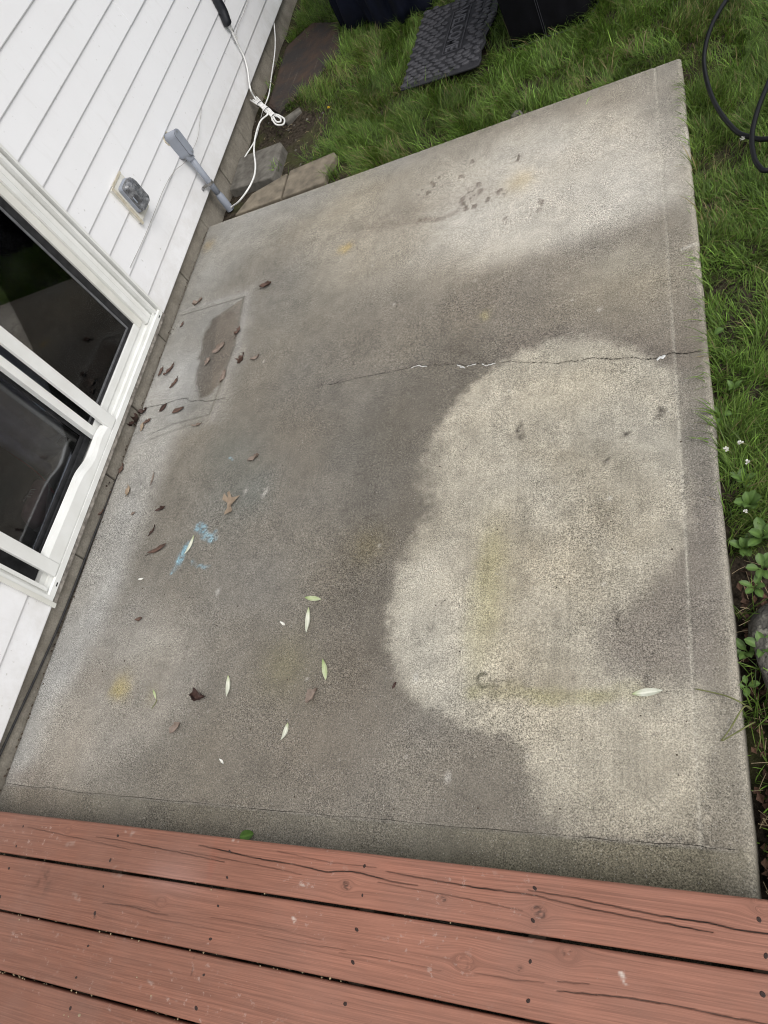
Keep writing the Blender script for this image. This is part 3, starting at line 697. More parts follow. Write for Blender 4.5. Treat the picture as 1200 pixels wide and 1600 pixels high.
def make_board(y0, y1, x0, x1, seed, fine=True):
    nx = int((x1 - x0) / 0.004) if fine else 60
    ny = 88 if fine else 14
    x, q = np.meshgrid(np.linspace(x0, x1, nx), np.linspace(0, 1, ny), indexing='ij')
    y = y0 + q * (y1 - y0)
    bow = 0.0016 * fbm(x, x * 0 + seed, 2.0, 3, 140 + seed)
    y = y + bow
    paint = np.empty(x.shape + (3,)); paint[:] = np.array(srgb(160, 111, 92)) / 1.22
    v = y - y0; off = np.zeros_like(v)
    for p, r, s in KN:
        if not (y0 - 0.01 < p.y < y1 + 0.01): continue
        dx, dy = x - p.x, y - p.y; d2 = np.maximum((dx / 1.6) ** 2 + dy ** 2, (r * 0.7) ** 2)
        off -= dy * (r * 1.15) ** 2 / d2
    v = v + off + 0.010 * fbm(x, y * 3, 1.3, 3, 150 + seed)
    z = np.full(x.shape, ZD)
    z += -0.0012 * (2 * q - 1) ** 2 + 0.0008 * fbm(x * 0.3, y, 60, 2, 160 + seed)
    dark = np.zeros_like(x)
    for P_, w_, a_ in SPL:
        if max(p.y for p in P_) < y0 - 0.01 or min(p.y for p in P_) > y1 + 0.01: continue
        jy = y + 0.0022 * fbm(x, x * 0, 55, 3, 170 + seed)
        d = segdist(x, jy, P_)
        ends = np.minimum(np.abs(x - P_[0].x), np.abs(x - P_[-1].x))
        taper = sstep(0.0, 0.06, ends) * 0.8 + 0.2
        m = (1 - sstep(w_ * 0.32 * taper, w_ * 0.32 * taper + 0.0015, d)) * a_ * (0.75 + 0.25 * sstep(0.3, 0.6, vnoise(x * 14, x * 0 + seed, 172)))
        inr = (x > min(P_[0].x, P_[-1].x) - 0.003) & (x < max(P_[0].x, P_[-1].x) + 0.003)
        dark = np.maximum(dark, np.where(inr, m, 0))
    z -= 0.0045 * dark
    for p, r, s in KN:
        if not (y0 - 0.01 < p.y < y1 + 0.01): continue
        dx, dy = x - p.x, y - p.y; d = np.hypot(dx / 1.15, dy); ang = np.arctan2(dy, dx)
        rim = np.exp(-((d * (1 + 0.25 * np.sin(2 * ang + seed)) - r * 0.7) / (r * 0.16)) ** 2) * sstep(0.35, 0.65, vnoise(ang * 1.3 + 10, ang * 0 + seed + p.x * 9, 180))
        k = {0: 0.22, 1: 0.8, 2: 1.0}[s]
        if s == 2: rim = rim * sstep(-0.2, 0.5, np.sin(ang - 0.5))
        dark = np.maximum(dark, np.clip(rim * k, 0, 1))
        z -= 0.0022 * rim * k
        if s == 1: dark = np.maximum(dark, 0.75 * np.exp(-(d / (r * 0.75)) ** 2) * (vnoise(x * 420, y * 420, 183) > 0.45))
        hal = np.exp(-((d - r * 1.3) / (r * 0.5)) ** 2)
        paint *= (1 - 0.10 * hal)[..., None]
    for P_, w_ in SCUFF:
        m = (1 - sstep(w_ * 0.1, w_, segdist(x, y, P_))) * sstep(-0.04, 0.16, fbm(x, y, 110, 3, 190))
        paint = paint * (1 - 0.85 * m[..., None]) + np.array((0.62, 0.54, 0.47)) * 0.85 * m[..., None]
    # worn, greyer end near the house
    wear = sstep(-0.6, -1.9, x + 0.35 * fbm(x, y, 3, 3, 195)) * 0.85
    paint = paint * (1 - wear[..., None]) + np.array(srgb(129, 87, 70)) / 1.22 * wear[..., None]
    sm = np.exp(-(((x - G(70, 1375, ZD).x) / 0.035) ** 2 + ((y - G(70, 1375, ZD).y) / 0.035) ** 2)) * sstep(-0.05, 0.2, fbm(x, y, 40, 3, 197))
    paint *= (1 - 0.5 * sm)[..., None]
    for (gx_, gy_), (rx_, ry_), c_, a_ in [((330, 1352), (0.012, 0.05), (150, 92, 72), 0.6), ((570, 1350), (0.3, 0.02), (170, 112, 92), 0.3), ((270, 1370), (0.1, 0.04), (176, 136, 124), 0.5)]:
        p = G(gx_, gy_, ZD); m = a_ * np.exp(-((x - p.x) / rx_) ** 2 - ((y - p.y) / ry_) ** 2)[..., None]
        paint = paint * (1 - m) + np.array(srgb(*c_)) / 1.27 * m
    paint *= (1 + 0.16 * fbm(x, y, 7, 4, 200 + seed) + 0.05 * fbm(x * 0.2, y, 120, 2, 205))[..., None]
    paint = paint * (1 - dark[..., None]) + np.array((0.022, 0.016, 0.013)) * dark[..., None]
    # rounded long edges
    rr = 0.007; dl = np.clip(rr - (y - (y0 + bow)), 0, rr); dr = np.clip(rr - (y1 + bow - y), 0, rr)
    z -= (rr - np.sqrt(rr * rr - dl ** 2)) + (rr - np.sqrt(rr * rr - dr ** 2))
    edge = np.maximum(dl, dr) / rr
    paint = paint * (1 + 0.10 * edge[..., None])
    V = np.c_[x.ravel(), y.ravel(), z.ravel()]
    ii = np.arange(nx * ny).reshape(nx, ny)
    F = np.c_[ii[:-1, :-1].ravel(), ii[1:, :-1].ravel(), ii[1:, 1:].ravel(), ii[:-1, 1:].ravel()]
    ring = np.concatenate([ii[:, 0], ii[-1, 1:], ii[::-1, -1][1:], ii[0, ::-1][1:-1]])
    RV = V[ring].copy(); RV[:, 2] = ZD - 0.032
    k0 = len(V); n_ = len(ring); a = np.arange(n_); b = (a + 1) % n_
    F = np.r_[F, np.c_[ring[a], k0 + a, k0 + b, ring[b]]]
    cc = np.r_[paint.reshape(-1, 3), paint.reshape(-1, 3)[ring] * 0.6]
    gg = np.c_[x.ravel(), v.ravel(), np.full(x.size, seed * 7.7)]; gg = np.r_[gg, gg[ring]]
    return fast_mesh('board', np.r_[V, RV], F, {'paint': cc, 'v_grain': gg}, smooth=True)
screw_mb = MB()
n = 10
screw_mb.add([(0, 0, 0.0004)] + [(0.0022 * math.cos(2 * PI * k / n), 0.0022 * math.sin(2 * PI * k / n), 0.0006) for k in range(n)] + [(0.0038 * math.cos(2 * PI * k / n), 0.0038 * math.sin(2 * PI * k / n), 0.0008) for k in range(n)] + [(0.0046 * math.cos(2 * PI * k / n), 0.0046 * math.sin(2 * PI * k / n), -0.001) for k in range(n)],
             [(0, 1 + k, 1 + (k + 1) % n) for k in range(n)] + [(1 + k, 11 + k, 11 + (k + 1) % n, 1 + (k + 1) % n) for k in range(n)] + [(11 + k, 21 + k, 21 + (k + 1) % n, 11 + (k + 1) % n) for k in range(n)])
screw_me = screw_mb.mesh('screw', True)
JX = [-2.17, -1.758, -1.345, -0.938, -0.525, -0.095, 0.32]
for i in range(11):
    if i < 4: y0, y1 = ROWS[i]
    else:
        y1 = ROWS[3][0] - 0.006 - (i - 4) * 0.1455; y0 = y1 - 0.1395
    b = link('board', make_board(y0, y1, -2.515, 0.62, i, i < 4), M_deck, deck); child_world(b)
    bi = deck.matrix_basis.inverted()
    for jx in JX[:6]:
        for fy in (0.24, 0.74):
            s = link('screw', screw_me, M_screw, b)
            s.location = (jx + random.uniform(-0.006, 0.006), y0 + (y1 - y0) * fy + random.uniform(-0.006, 0.006), ZD - 0.0004)
            s.rotation_euler = (0, 0, random.uniform(0, 3)); k_ = random.uniform(0.8, 1.25); s.scale = (k_ * 1.15, k_ * random.uniform(0.7, 1.0), 1)
for jx in JX:
    child_world(MB().box(jx - 0.019, jx + 0.019, -1.9, 0.095, 0.006, ZD - 0.0335).build('joist', M_joist, deck))
child_world(MB().box(-2.51, 0.62, 0.097, 0.118, 0.008, ZD - 0.034).build('rim_joist', M_joist, deck))

# ================================================================== HOUSE
house = setp(empty('house', (-2.6, 1.5, 0)), 'house wall of white lap siding with a sliding glass patio door', 'house')
def H(mb, name, material, parent=None, **kw):
    o = mb.build(name, material, parent or house, **kw)
    if parent is None: child_world(o)
    return o
XF = -2.558                                  # foundation face
# siding: each course hangs from its own lip
ZB = [0.081] + [0.196 + 0.1285 * k for k in range(21)]
DY0, DY1, DZT = 0.905, 2.460, 2.12           # door opening with its trim
def course(z0, z1, y0, y1, dx=0.0):
    top = z1 + 0.012
    poly = [(-2.5300 + dx, z0), (-2.5285 + dx, z0 + 0.004), (-2.5368 + dx, top), (-2.5415 + dx, top), (-2.5355 + dx, z0 + 0.003), (-2.5355 + dx, z0)]
    return MB().prism(poly, y0, y1)
rs = random.Random(5)
for k in range(21):
    z0, z1 = ZB[k], ZB[k + 1]
    segs = [(-1.9, DY0 + 0.004), (DY1 - 0.002, 7.2)] if z0 < DZT else [(-1.9, 7.2)]
    for (a, b) in segs:
        cuts = []
        if k // 2 % 2 == 1 and a > 1: cuts = [3.72 + 0.9 * ((k // 2) % 3)]
        elif a > 1: cuts = [5.3 - 0.3 * ((k // 2) % 3)]
        ends = [a] + [c for c in cuts if a < c < b] + [b]
        for j in range(len(ends) - 1):
            H(course(z0, z1, ends[j] - (0.02 if j else 0), ends[j + 1], 0.0012 * j), 'siding_board', M_vinyl)
# sheathing behind the boards, and the room behind it (closed, dark)
wl = MB()
wl.box(-2.66, -2.552, -1.95, DY0 + 0.02, 0.075, 2.9).box(-2.66, -2.552, DY1 - 0.02, 7.25, 0.075, 2.9).box(-2.66, -2.552, DY0 + 0.02, DY1 - 0.02, DZT, 2.9)
H(wl, 'wall', M_room)
rm = MB()
rm.box(-6.1, -6.0, -1.95, 7.25, -0.1, 2.9).box(-6.0, -2.66, -1.95, -1.85, -0.1, 2.9).box(-6.0, -2.66, 7.15, 7.25, -0.1, 2.9)
H(rm, 'room_wall', M_room)
H(MB().box(-6.0, -2.66, -1.85, 7.15, 0.02, 0.115), 'room_floor', M_rfloor)
H(MB().box(-6.1, -2.45, -1.95, 7.25, 2.905, 3.0), 'roof_deck', M_room)
# foundation blocks
yj = [-1.95, -1.55, -1.14, -0.74, -0.33, 0.08] + [WP(120, 867, XF).y, WP(165, 739, XF).y, WP(213, 640, XF).y, WP(250, 525, XF).y, WP(284, 428, XF).y, WP(321, 352, XF).y, WP(352, 275, XF).y, WP(378, 210, XF).y]
yj = sorted(yj); 
while yj[-1] < 7.0: yj.append(yj[-1] + 0.405)
keep = [yj[0]]
for v_ in yj[1:]:
    if v_ - keep[-1] > 0.2: keep.append(v_)
yj = keep
for j in range(len(yj) - 1):
    dx = rs.uniform(-0.002, 0.003)
    H(MB().box(-2.66, XF + dx, yj[j] + 0.0035, yj[j + 1] - 0.0035, -0.14, 0.073), 'foundation_block', M_found, bevel=0.005)
H(MB().box(-2.655, XF - 0.011, -1.95, 7.2, -0.135, 0.070), 'mortar', M_mortar)

# sliding door: outer frame is the part, its pieces hang from it
fr = MB()
# stepped jamb channels (far and near), head, sill
def jamb(mb, sgn, yo):
    for a, b, xf in [(0.000, 0.014, -2.519), (0.014, 0.028, -2.566), (0.028, 0.044, -2.527), (0.044, 0.050, -2.570), (0.050, 0.078, -2.552), (0.078, 0.084, -2.575), (0.084, 0.112, -2.546)]:
        y0, y1 = sorted((yo + sgn * a, yo + sgn * b)); mb.box(-2.66, xf, y0, y1, (0.094 if a == 0 else 0.119 + a * 0.15), DZT)
jamb(fr, -1, DY1)
for a, b, xf in [(0.000, 0.016, -2.519), (0.016, 0.030, -2.540), (0.030, 0.046, -2.530)]:
    fr.box(-2.66, xf, DY0 + a, DY0 + b, (0.094 if a == 0 else 0.120 + a * 0.2), DZT)
fr.box(-2.66, -2.522, DY0 + 0.0465, DY1 - 0.1125, DZT - 0.09, DZT - 0.001)
sd = H(fr, 'sliding_door', M_pvc, bevel=0.0012, seg=1)
def D(mb, name, material, **kw): return mb.build(name, material, sd, **kw)
sd_inv = sd.matrix_world
# sill with tracks: front lip, slope, two rails
sill = MB().prism([(-2.522, 0.092), (-2.522, 0.116), (-2.530, 0.121), (-2.532, 0.112), (-2.540, 0.114), (-2.541, 0.130), (-2.545, 0.130), (-2.546, 0.118), (-2.566, 0.124), (-2.567, 0.148), (-2.571, 0.148), (-2.572, 0.126), (-2.655, 0.130), (-2.655, 0.092)], DY0 + 0.0165, DY1 - 0.0145)
D(sill, 'threshold', M_pvc)
D(MB().box(-2.557, -2.5268, DY0 - 0.003, DY1 - 0.004, 0.068, 0.0915), 'sill_board', M_sillwood, bevel=0.003)
D(MB().box(-2.521, -2.514, DY0 - 0.02, DY0 - 0.0005, 0.076, DZT), 'trim_strip', M_pvc2, bevel=0.001, seg=1)
# fixed far leaf
FX = -2.560
YA, YB = 1.700, DY1 - 0.113
D(MB().box(FX - 0.035, FX, YB - 0.042, YB - 0.0005, 0.150, DZT - 0.092), 'stile', M_pvc2, bevel=0.003)
D(MB().box(FX - 0.035, FX - 0.002, YA, YB - 0.0425, 0.150, 0.186), 'bottom_rail', M_pvc, bevel=0.002)
D(MB().box(FX - 0.035, FX - 0.001, YA - 0.04, YA - 0.0005, 0.150, DZT - 0.092), 'stile', M_pvc, bevel=0.003)
g0, g1 = YA + 0.0005, YB - 0.043
D(MB().box(FX - 0.026, FX - 0.010, g1 - 0.036, g1, 0.1865, DZT - 0.1).box(FX - 0.026, FX - 0.010, g0, g1 - 0.0365, 0.1865, 0.200), 'gasket', M_gasket, bevel=0.002)
D(MB().box(FX - 0.027, FX - 0.014, g1 - 0.047, g1 - 0.0365, 0.2005, DZT - 0.1).box(FX - 0.027, FX - 0.014, g0, g1 - 0.0475, 0.2005, 0.208), 'spacer', M_silver)
D(MB().box(FX - 0.022, FX - 0.018, g0, g1 - 0.0475, 0.2085, DZT - 0.1), 'pane', M_glass)
# dried-moisture film between the panes (bluish haze with a scrawl)
ny_, nz_ = 130, 170
yy, zz = np.meshgrid(np.linspace(g0 + 0.05, g1 - 0.03, ny_), np.linspace(0.209, 0.62, nz_), indexing='ij')
c1 = WP(150, 565, FX - 0.02); c2 = WP(115, 615, FX - 0.02)
fm = np.exp(-(((yy - c1.y) / 0.20) ** 2 + ((zz - 0.24) / 0.11) ** 2)) * 0.10
fm *= sstep(0.62, 0.5, zz)
scr = [WP(a, b, FX - 0.02) for a, b in [(122, 580), (118, 595), (128, 600), (142, 588), (150, 575), (148, 560), (138, 556), (136, 570), (128, 562), (126, 575), (120, 570)]]
scr = [(p.y, p.z) for p in spline(scr, 5)]
fm += 0.14 * (1 - sstep(0.003, 0.010, segdist(yy + 0.008 * fbm(yy, zz, 40, 2, 220), zz, scr)))
V = np.c_[np.full(yy.size, FX - 0.0225), yy.ravel(), zz.ravel()]
ii = np.arange(ny_ * nz_).reshape(ny_, nz_)
F = np.c_[ii[:-1, :-1].ravel(), ii[1:, :-1].ravel(), ii[1:, 1:].ravel(), ii[:-1, 1:].ravel()]
link('condensation', fast_mesh('condensation', V, F, {'film': np.repeat(fm.reshape(-1, 1), 3, 1)}), M_film, sd)
# inner sliding leaf
IX = -2.612
YC, YD = 0.985, 1.735
D(MB().box(IX - 0.035, IX, YD - 0.056, YD, 0.140, DZT - 0.092), 'stile', M_pvc, bevel=0.003)
D(MB().box(IX - 0.035, IX, YC + 0.060, YC + 0.100, 0.140, DZT - 0.092), 'stile', M_pvc, bevel=0.003)
D(MB().box(IX - 0.035, IX - 0.001, YC + 0.1005, YD - 0.0565, 0.140, 0.168), 'bottom_rail', M_gasket, bevel=0.002)
D(MB().box(IX - 0.026, IX - 0.008, YD - 0.072, YD - 0.0565, 0.1685, DZT - 0.1).box(IX - 0.026, IX - 0.008, YC + 0.1005, YD - 0.0725, 0.1685, 0.185), 'gasket', M_gasket, bevel=0.002)
D(MB().box(IX - 0.022, IX - 0.018, YC + 0.1005, YD - 0.0725, 0.1855, DZT - 0.1), 'pane', M_glass)
D(MB().box(IX - 0.035, IX - 0.012, YC - 0.034, YC + 0.0595, 0.132, DZT - 0.092), 'dark_gap_panel', M_gasket)  # black panel in place of the open gap, its shade put into colour
# screen leaf frame in front, its bottom rail bowed
SX0, SX1 = -2.540, -2.521
SYA, SYB = 1.000, 1.778
D(MB().box(SX0, SX1 + 0.002, SYB - 0.060, SYB, 0.1215, DZT - 0.095), 'screen_stile', M_pvc, bevel=0.004)
D(MB().box(SX0, SX1 + 0.002, SYA, SYA + 0.056, 0.1215, DZT - 0.095), 'screen_stile', M_pvc, bevel=0.004)
nb = 40; vs = []; fs = []
for i in range(nb + 1):
    q = i / nb; y = SYA + 0.0565 + q * (SYB - 0.0605 - SYA - 0.0565)
    h_ = 0.200 - 0.012 * q - 0.030 * (1 / (1 + math.exp(-(q - 0.66) * 26))) + 0.020 * math.exp(-((q - 0.60) / 0.10) ** 2) * 0 + 0.014 * math.exp(-((q - 0.9) / 0.12) ** 2)
    bx = 0.010 * math.exp(-((q - 0.68) / 0.12) ** 2)
    vs += [(SX0 - 0.004, y, 0.1218), (SX1 - 0.001, y, 0.1218), (SX1 - 0.002, y, h_ - 0.022), (SX1 - 0.010 + bx * 0.2, y, h_ - 0.006), (SX0 - 0.012 - bx, y, h_)]
for i in range(nb):
    for k in range(5):
        a = i * 5 + k; b = i * 5 + (k + 1) % 5
        fs.append((a, b, b + 5, a + 5))
fs += [(0, 1, 2, 3, 4), tuple(nb * 5 + k for k in (4, 3, 2, 1, 0))]
rb = MB(); rb.add(vs, fs); D(rb, 'screen_bottom_rail', M_pvc, smooth=False)
D(MB().box(-2.5225, -2.5205, 2.405, 2.420, 0.100, 0.1045).box(-2.5225, -2.5205, 0.968, 0.985, 0.0995, 0.1045), 'weep_slot', M_gasket)
for ch in sd.children: ch.matrix_parent_inverse = Matrix.Identity(4)

# ---- inside, dimly seen through the near pane
cv = []; cf = []; nf = 60; nzc = 10
for i in range(nf + 1):
    q = i / nf; y = 1.50 + q * 0.42
    for k in range(nzc + 1):
        z = 0.16 + (2.1 - 0.16) * k / nzc
        cv.append((-2.80 + 0.028 * math.sin(q * 26) * (1.1 - 0.3 * k / nzc) + 0.01 * math.sin(q * 61), y, z))
for i in range(nf):
    for k in range(nzc):
        a = i * (nzc + 1) + k; cf.append((a, a + nzc + 1, a + nzc + 2, a + 1))
cb = MB(); cb.add(cv, cf); cur = cb.build('curtain', M_curtain, smooth=True)
sm = cur.modifiers.new('thick', 'SOLIDIFY'); sm.thickness = 0.004
setp(cur, 'grey-purple curtain hanging inside behind the glass door', 'curtain')
def shoe(loc, rz):
    e = empty('shoe', loc); e.rotation_euler = (0, 0, rz)
    prof = [(-0.125, 0.026, 0.060), (-0.10, 0.034, 0.085), (-0.06, 0.034, 0.080), (-0.01, 0.036, 0.066), (0.04, 0.043, 0.052), (0.09, 0.042, 0.044), (0.125, 0.028, 0.034), (0.14, 0.010, 0.026)]
    vs = []; n_ = 14
    for x, w_, h_ in prof:
        for k in range(n_):
            a = PI * k / (n_ - 1); vs.append((x, w_ * math.cos(a), 0.022 + h_ * max(0.0, math.sin(a)) ** 0.7))
    fs = [(i * n_ + k, i * n_ + k + 1, (i + 1) * n_ + k + 1, (i + 1) * n_ + k) for i in range(len(prof) - 1) for k in range(n_ - 1)]
    fs += [tuple(range(n_)), tuple(range((len(prof) - 1) * n_, len(prof) * n_))[::-1]]
    m_ = MB(); m_.add(vs, fs); m_.build('upper', M_shoe, e, smooth=True)
    sp_ = [(x, w_ + 0.005) for x, w_, h_ in prof]; poly = [(x, w_) for x, w_ in sp_] + [(x, -w_) for x, w_ in sp_[::-1]]
    MB().prismz(poly, 0.001, 0.022).build('sole', M_sole, e, bevel=0.003)
    m_ = MB()
    for q in range(4): m_.tube([(-0.01 + 0.02 * q, -0.02, 0.092 - 0.008 * q), (0.0 + 0.02 * q, 0, 0.098 - 0.009 * q), (-0.01 + 0.02 * q, 0.02, 0.092 - 0.008 * q)], 0.003, 6)
    m_.build('lace', M_sole, e)
    return setp(e, 'dusky pink shoe on the floor inside the glass door', 'shoe')
p = G(66, 792, 0.125); shoe((p.x, p.y, 0.116), 2.0)
lp = [G(-20, 680, 0.15), G(10, 702, 0.13), G(40, 724, 0.125), G(66, 746, 0.13), G(84, 770, 0.125)]
setp(MB().tube(spline([p for p in lp], 6), 0.004, 6).build('leash', M_red, smooth=True), 'thin red cord trailing across the dark floor inside', 'cord')

# ================================================================== THINGS ON THE WALL
# weatherproof outlet cover on its mounting block
oc = setp(empty('outlet_cover', (-2.53, 2.83, 0.48)), 'clear-lidded weatherproof outlet box on a beige mount on the siding', 'outlet cover')
def ch(mb, name, material, par, **kw): o = mb.build(name, material, par, **kw); child_world(o); return o
ch(MB().box(-2.546, -2.512, 2.765, 2.888, 0.382, 0.578), 'mount_block', M_beige, oc, bevel=0.004)
ch(MB().box(-2.5125, -2.5095, 2.757, 2.775, 0.375, 0.585).box(-2.5125, -2.5095, 2.776, 2.885, 0.579, 0.592), 'caulk_bead', M_caulk, oc, bevel=0.001)
def rrect(y0, y1, z0, z1, r, n_=5):
    out = []
    for cy, cz, a0 in ((y1 - r, z1 - r, 0), (y0 + r, z1 - r, PI / 2), (y0 + r, z0 + r, PI), (y1 - r, z0 + r, 1.5 * PI)):
        for k in range(n_ + 1):
            a = a0 + PI / 2 * k / n_; out.append((cy + r * math.cos(a), cz + r * math.sin(a)))
    return out
def loft(levels, cap0=True, cap1=True):     # levels: list of (x, [(y, z), ...])
    m_ = MB(); n_ = len(levels[0][1]); vs = [(x, y, z) for x, L in levels for y, z in L]
    fs = [(i * n_ + k, i * n_ + (k + 1) % n_, (i + 1) * n_ + (k + 1) % n_, (i + 1) * n_ + k) for i in range(len(levels) - 1) for k in range(n_)]
    if cap0: fs.append(tuple(range(n_))[::-1])
    if cap1: fs.append(tuple(range((len(levels) - 1) * n_, len(levels) * n_)))
    m_.add(vs, fs); return m_
R0 = rrect(2.786, 2.874, 0.415, 0.560, 0.014)
ch(loft([(-2.511, R0), (-2.494, R0)]), 'base', M_conduit, oc, bevel=0.001, seg=1)
ch(MB().box(-2.4935, -2.486, 2.806, 2.852, 0.440, 0.535), 'receptacle', M_darkplastic, oc, bevel=0.004)
R1 = rrect(2.788, 2.872, 0.417, 0.558, 0.016); R2 = rrect(2.796, 2.866, 0.424, 0.552, 0.018); R3 = rrect(2.806, 2.858, 0.434, 0.542, 0.016)
lv = [(-2.4935, R1), (-2.472, R1), (-2.458, R2), (-2.449, R3)]
ch(loft(lv, False, True), 'lid', M_clear, oc, smooth=False)
ch(MB().tube([(-2.4925, y, z) for y, z in R1] + [(-2.4925, R1[0][0], R1[0][1])], 0.0028, 6), 'lid_rim', M_conduit, oc, smooth=True)
ch(MB().box(-2.470, -2.4655, 2.782, 2.7875, 0.470, 0.500), 'latch', M_conduit, oc, bevel=0.001)

# conduit: body, cover, pipe, strap, sleeve
cd = setp(empty('conduit', (-2.5, 3.37, 0)), 'grey plastic conduit with an elbow fitting running down the siding', 'conduit')
CY = 3.368
L0 = [(CY + 0.026 * math.cos(a), 0) for a in np.linspace(0, 2 * PI, 24, endpoint=False)]
def stadium(w_, z0, z1, n_=9):
    out = []
    for k in range(n_ + 1): a = PI * k / n_; out.append((CY + w_ * math.cos(a), z1 - w_ + w_ * math.sin(a)))
    for k in range(n_ + 1): a = PI + PI * k / n_; out.append((CY + w_ * math.cos(a), z0 + w_ + w_ * math.sin(a)))
    return out
ch(loft([(-2.540, stadium(0.0235, 0.300, 0.448)), (-2.500, stadium(0.0255, 0.298, 0.450)), (-2.466, stadium(0.0255, 0.298, 0.450))]), 'fitting', M_conduit, cd, bevel=0.003)
ch(loft([(-2.4655, stadium(0.0262, 0.302, 0.4505)), (-2.4610, stadium(0.0262, 0.302, 0.4505))]), 'cover_plate', M_conduit, cd, bevel=0.0015)
ch(loft([(-2.4659, stadium(0.0268, 0.3008, 0.4512)), (-2.4650, stadium(0.0268, 0.3008, 0.4512))]), 'seal', M_gasket, cd)
for z in (0.437, 0.316):
    ch(MB().tube([(-2.4605, CY, z), (-2.4590, CY, z)], 0.0042, 10), 'screw', M_metal, cd)
PX = -2.492
ch(MB().tube([(PX, CY, 0.318), (PX, CY, 0.285)], [0.0225, 0.0225], 20), 'hub', M_conduit, cd, smooth=False)
ch(MB().tube([(PX, CY, 0.30), (PX, CY + 0.001, 0.15), (PX, CY + 0.002, 0.03)], 0.0168, 20), 'pipe', M_conduit, cd, smooth=True)
ch(MB().tube([(PX, CY + 0.002, 0.055), (PX, CY + 0.002, 0.046), (PX, CY + 0.002, 0.034), (PX, CY + 0.003, -0.060)], [0.0170, 0.0185, 0.0215, 0.0215], 20, False), 'sleeve', M_conduit, cd, smooth=True)
st = MB()
pts = [(-2.528, CY - 0.045, 0.128), (-2.526, CY - 0.024, 0.128)] + [(PX + 0.0185 * math.cos(a), CY + 0.0185 * math.sin(a), 0.128) for a in np.linspace(-PI * 0.75, PI * 0.75, 14)] + [(-2.526, CY + 0.022, 0.128)]
for i in range(len(pts) - 1):
    a, b = Vector(pts[i]), Vector(pts[i + 1]); d = (b - a); nn = Vector((d.y, -d.x, 0)).normalized() * 0.0012; zz_ = Vector((0, 0, 0.008))
    st.add([a - nn - zz_, a + nn - zz_, b + nn - zz_, b - nn - zz_, a - nn + zz_, a + nn + zz_, b + nn + zz_, b - nn + zz_], [(0, 3, 2, 1), (4, 5, 6, 7), (0, 1, 5, 4), (1, 2, 6, 5), (2, 3, 7, 6), (3, 0, 4, 7)])
st.tube([(-2.527, CY - 0.036, 0.128), (-2.520, CY - 0.036, 0.128)], 0.005, 8)
ch(st, 'strap', M_metal, cd)
cm = MB()
for k in range(26):
    a = PI * (0.05 + 1.5 * k / 25) ; rr_ = random.uniform(0.004, 0.010)
    cm.tube([(-2.541, CY - 0.003 + 0.031 * math.cos(a), 0.425 + 0.032 * math.sin(a)), (-2.530, CY - 0.003 + 0.031 * math.cos(a), 0.425 + 0.032 * math.sin(a))], [rr_, rr_ * 0.6], 7)
ch(cm, 'caulk_bead', M_caulk, cd, smooth=True)

# thin wire tucked under the siding laps
w1 = [WP(170, 401, -2.527), WP(222, 400, -2.524), WP(238, 350, -2.524), WP(252, 305, -2.522), WP(276, 262, -2.520), WP(295, 245, -2.519), WP(309, 215, -2.519), WP(313, 190, -2.521), WP(315, 168, -2.526)]
w1 = [WP(203, 418, -2.5265), WP(222, 378, -2.523), WP(236, 345, -2.521), WP(256, 295, -2.521), WP(272, 268, -2.520), WP(292, 250, -2.519), WP(308, 218, -2.519), WP(312, 192, -2.521), WP(315, 168, -2.5265)]
setp(MB().tube(spline(w1, 8), 0.0014, 6).build('wire', M_wire, smooth=True), 'thin grey wire looping behind the conduit on the siding', 'wire')
w2 = [WP(366, 66, -2.5265), WP(372, 40, -2.522), WP(382, 18, -2.521), WP(392, -14, -2.5265)]
setp(MB().tube(spline(w2, 8), 0.0016, 6).build('wire', M_wire, smooth=True), 'thin grey wire on the siding beside the black plug', 'wire')
# black cable lying in the joint between foundation and slab
bc = [(0.17, -2.5465, 0.060), (0.30, -2.5460, 0.055), (0.48, -2.5455, 0.040), (0.66, -2.5450, 0.024), (0.85, -2.5450, 0.010), (1.05, -2.5455, 0.004), (1.3, -2.546, 0.0), (1.6, -2.5465, -0.01)]
bc = [(-0.3, -2.5465, 0.066), (0.0, -2.5465, 0.064)] + bc
setp(MB().tube(spline([Vector((x, y, z)) for y, x, z in bc], 8), 0.0045, 8).build('cable', M_bcable, smooth=True), 'black cable lying along the foundation beside the slab', 'cable')

# extension cord with black connector and a tied bundle
ec = setp(empty('extension_cord', (-2.5, 4.3, 0)), 'white extension cord with black plug and a tied bundle by the siding', 'extension cord')
pl = [WP(330, -18, -2.508), WP(338, -2, -2.506), WP(348, 17, -2.505), WP(354, 33, -2.505), WP(357, 38, -2.505)]
ch(MB().tube(spline(pl, 4), [0.018, 0.020, 0.022, 0.024, 0.026, 0.027, 0.028, 0.028, 0.028, 0.028, 0.028, 0.027, 0.027, 0.027, 0.026, 0.025, 0.018], 12), 'connector', M_bplug, ec, smooth=True)
ch(MB().tube([WP(356, 36, -2.505), WP(360, 43, -2.506), WP(364, 50, -2.508)], [0.013, 0.011, 0.006], 10), 'plug', M_wcord, ec, smooth=True)
tg = [WP(363, 50, -2.507), WP(371, 60, -2.508)]
ch(MB().tube([tg[0], tg[1]], [0.004, 0.009], 4), 'tag', M_wcord, ec)
Bz = -0.03
b0, b1 = G(400, 158, 0.02), G(440, 193, 0.0)
cA = [WP(361, 46, -2.508), WP(370, 66, -2.512), WP(381, 88, -2.514), WP(387, 110, -2.510), WP(391, 138, -2.495), b0 + Vector((0, 0.01, 0.015)), b0.lerp(b1, 0.2) + Vector((0, 0, 0.01))]
ch(MB().tube(spline(cA, 8), 0.0052, 8), 'cord', M_wcord, ec, smooth=True)
dirb = (b1 - b0); side = Vector((-dirb.y, dirb.x, 0)).normalized()
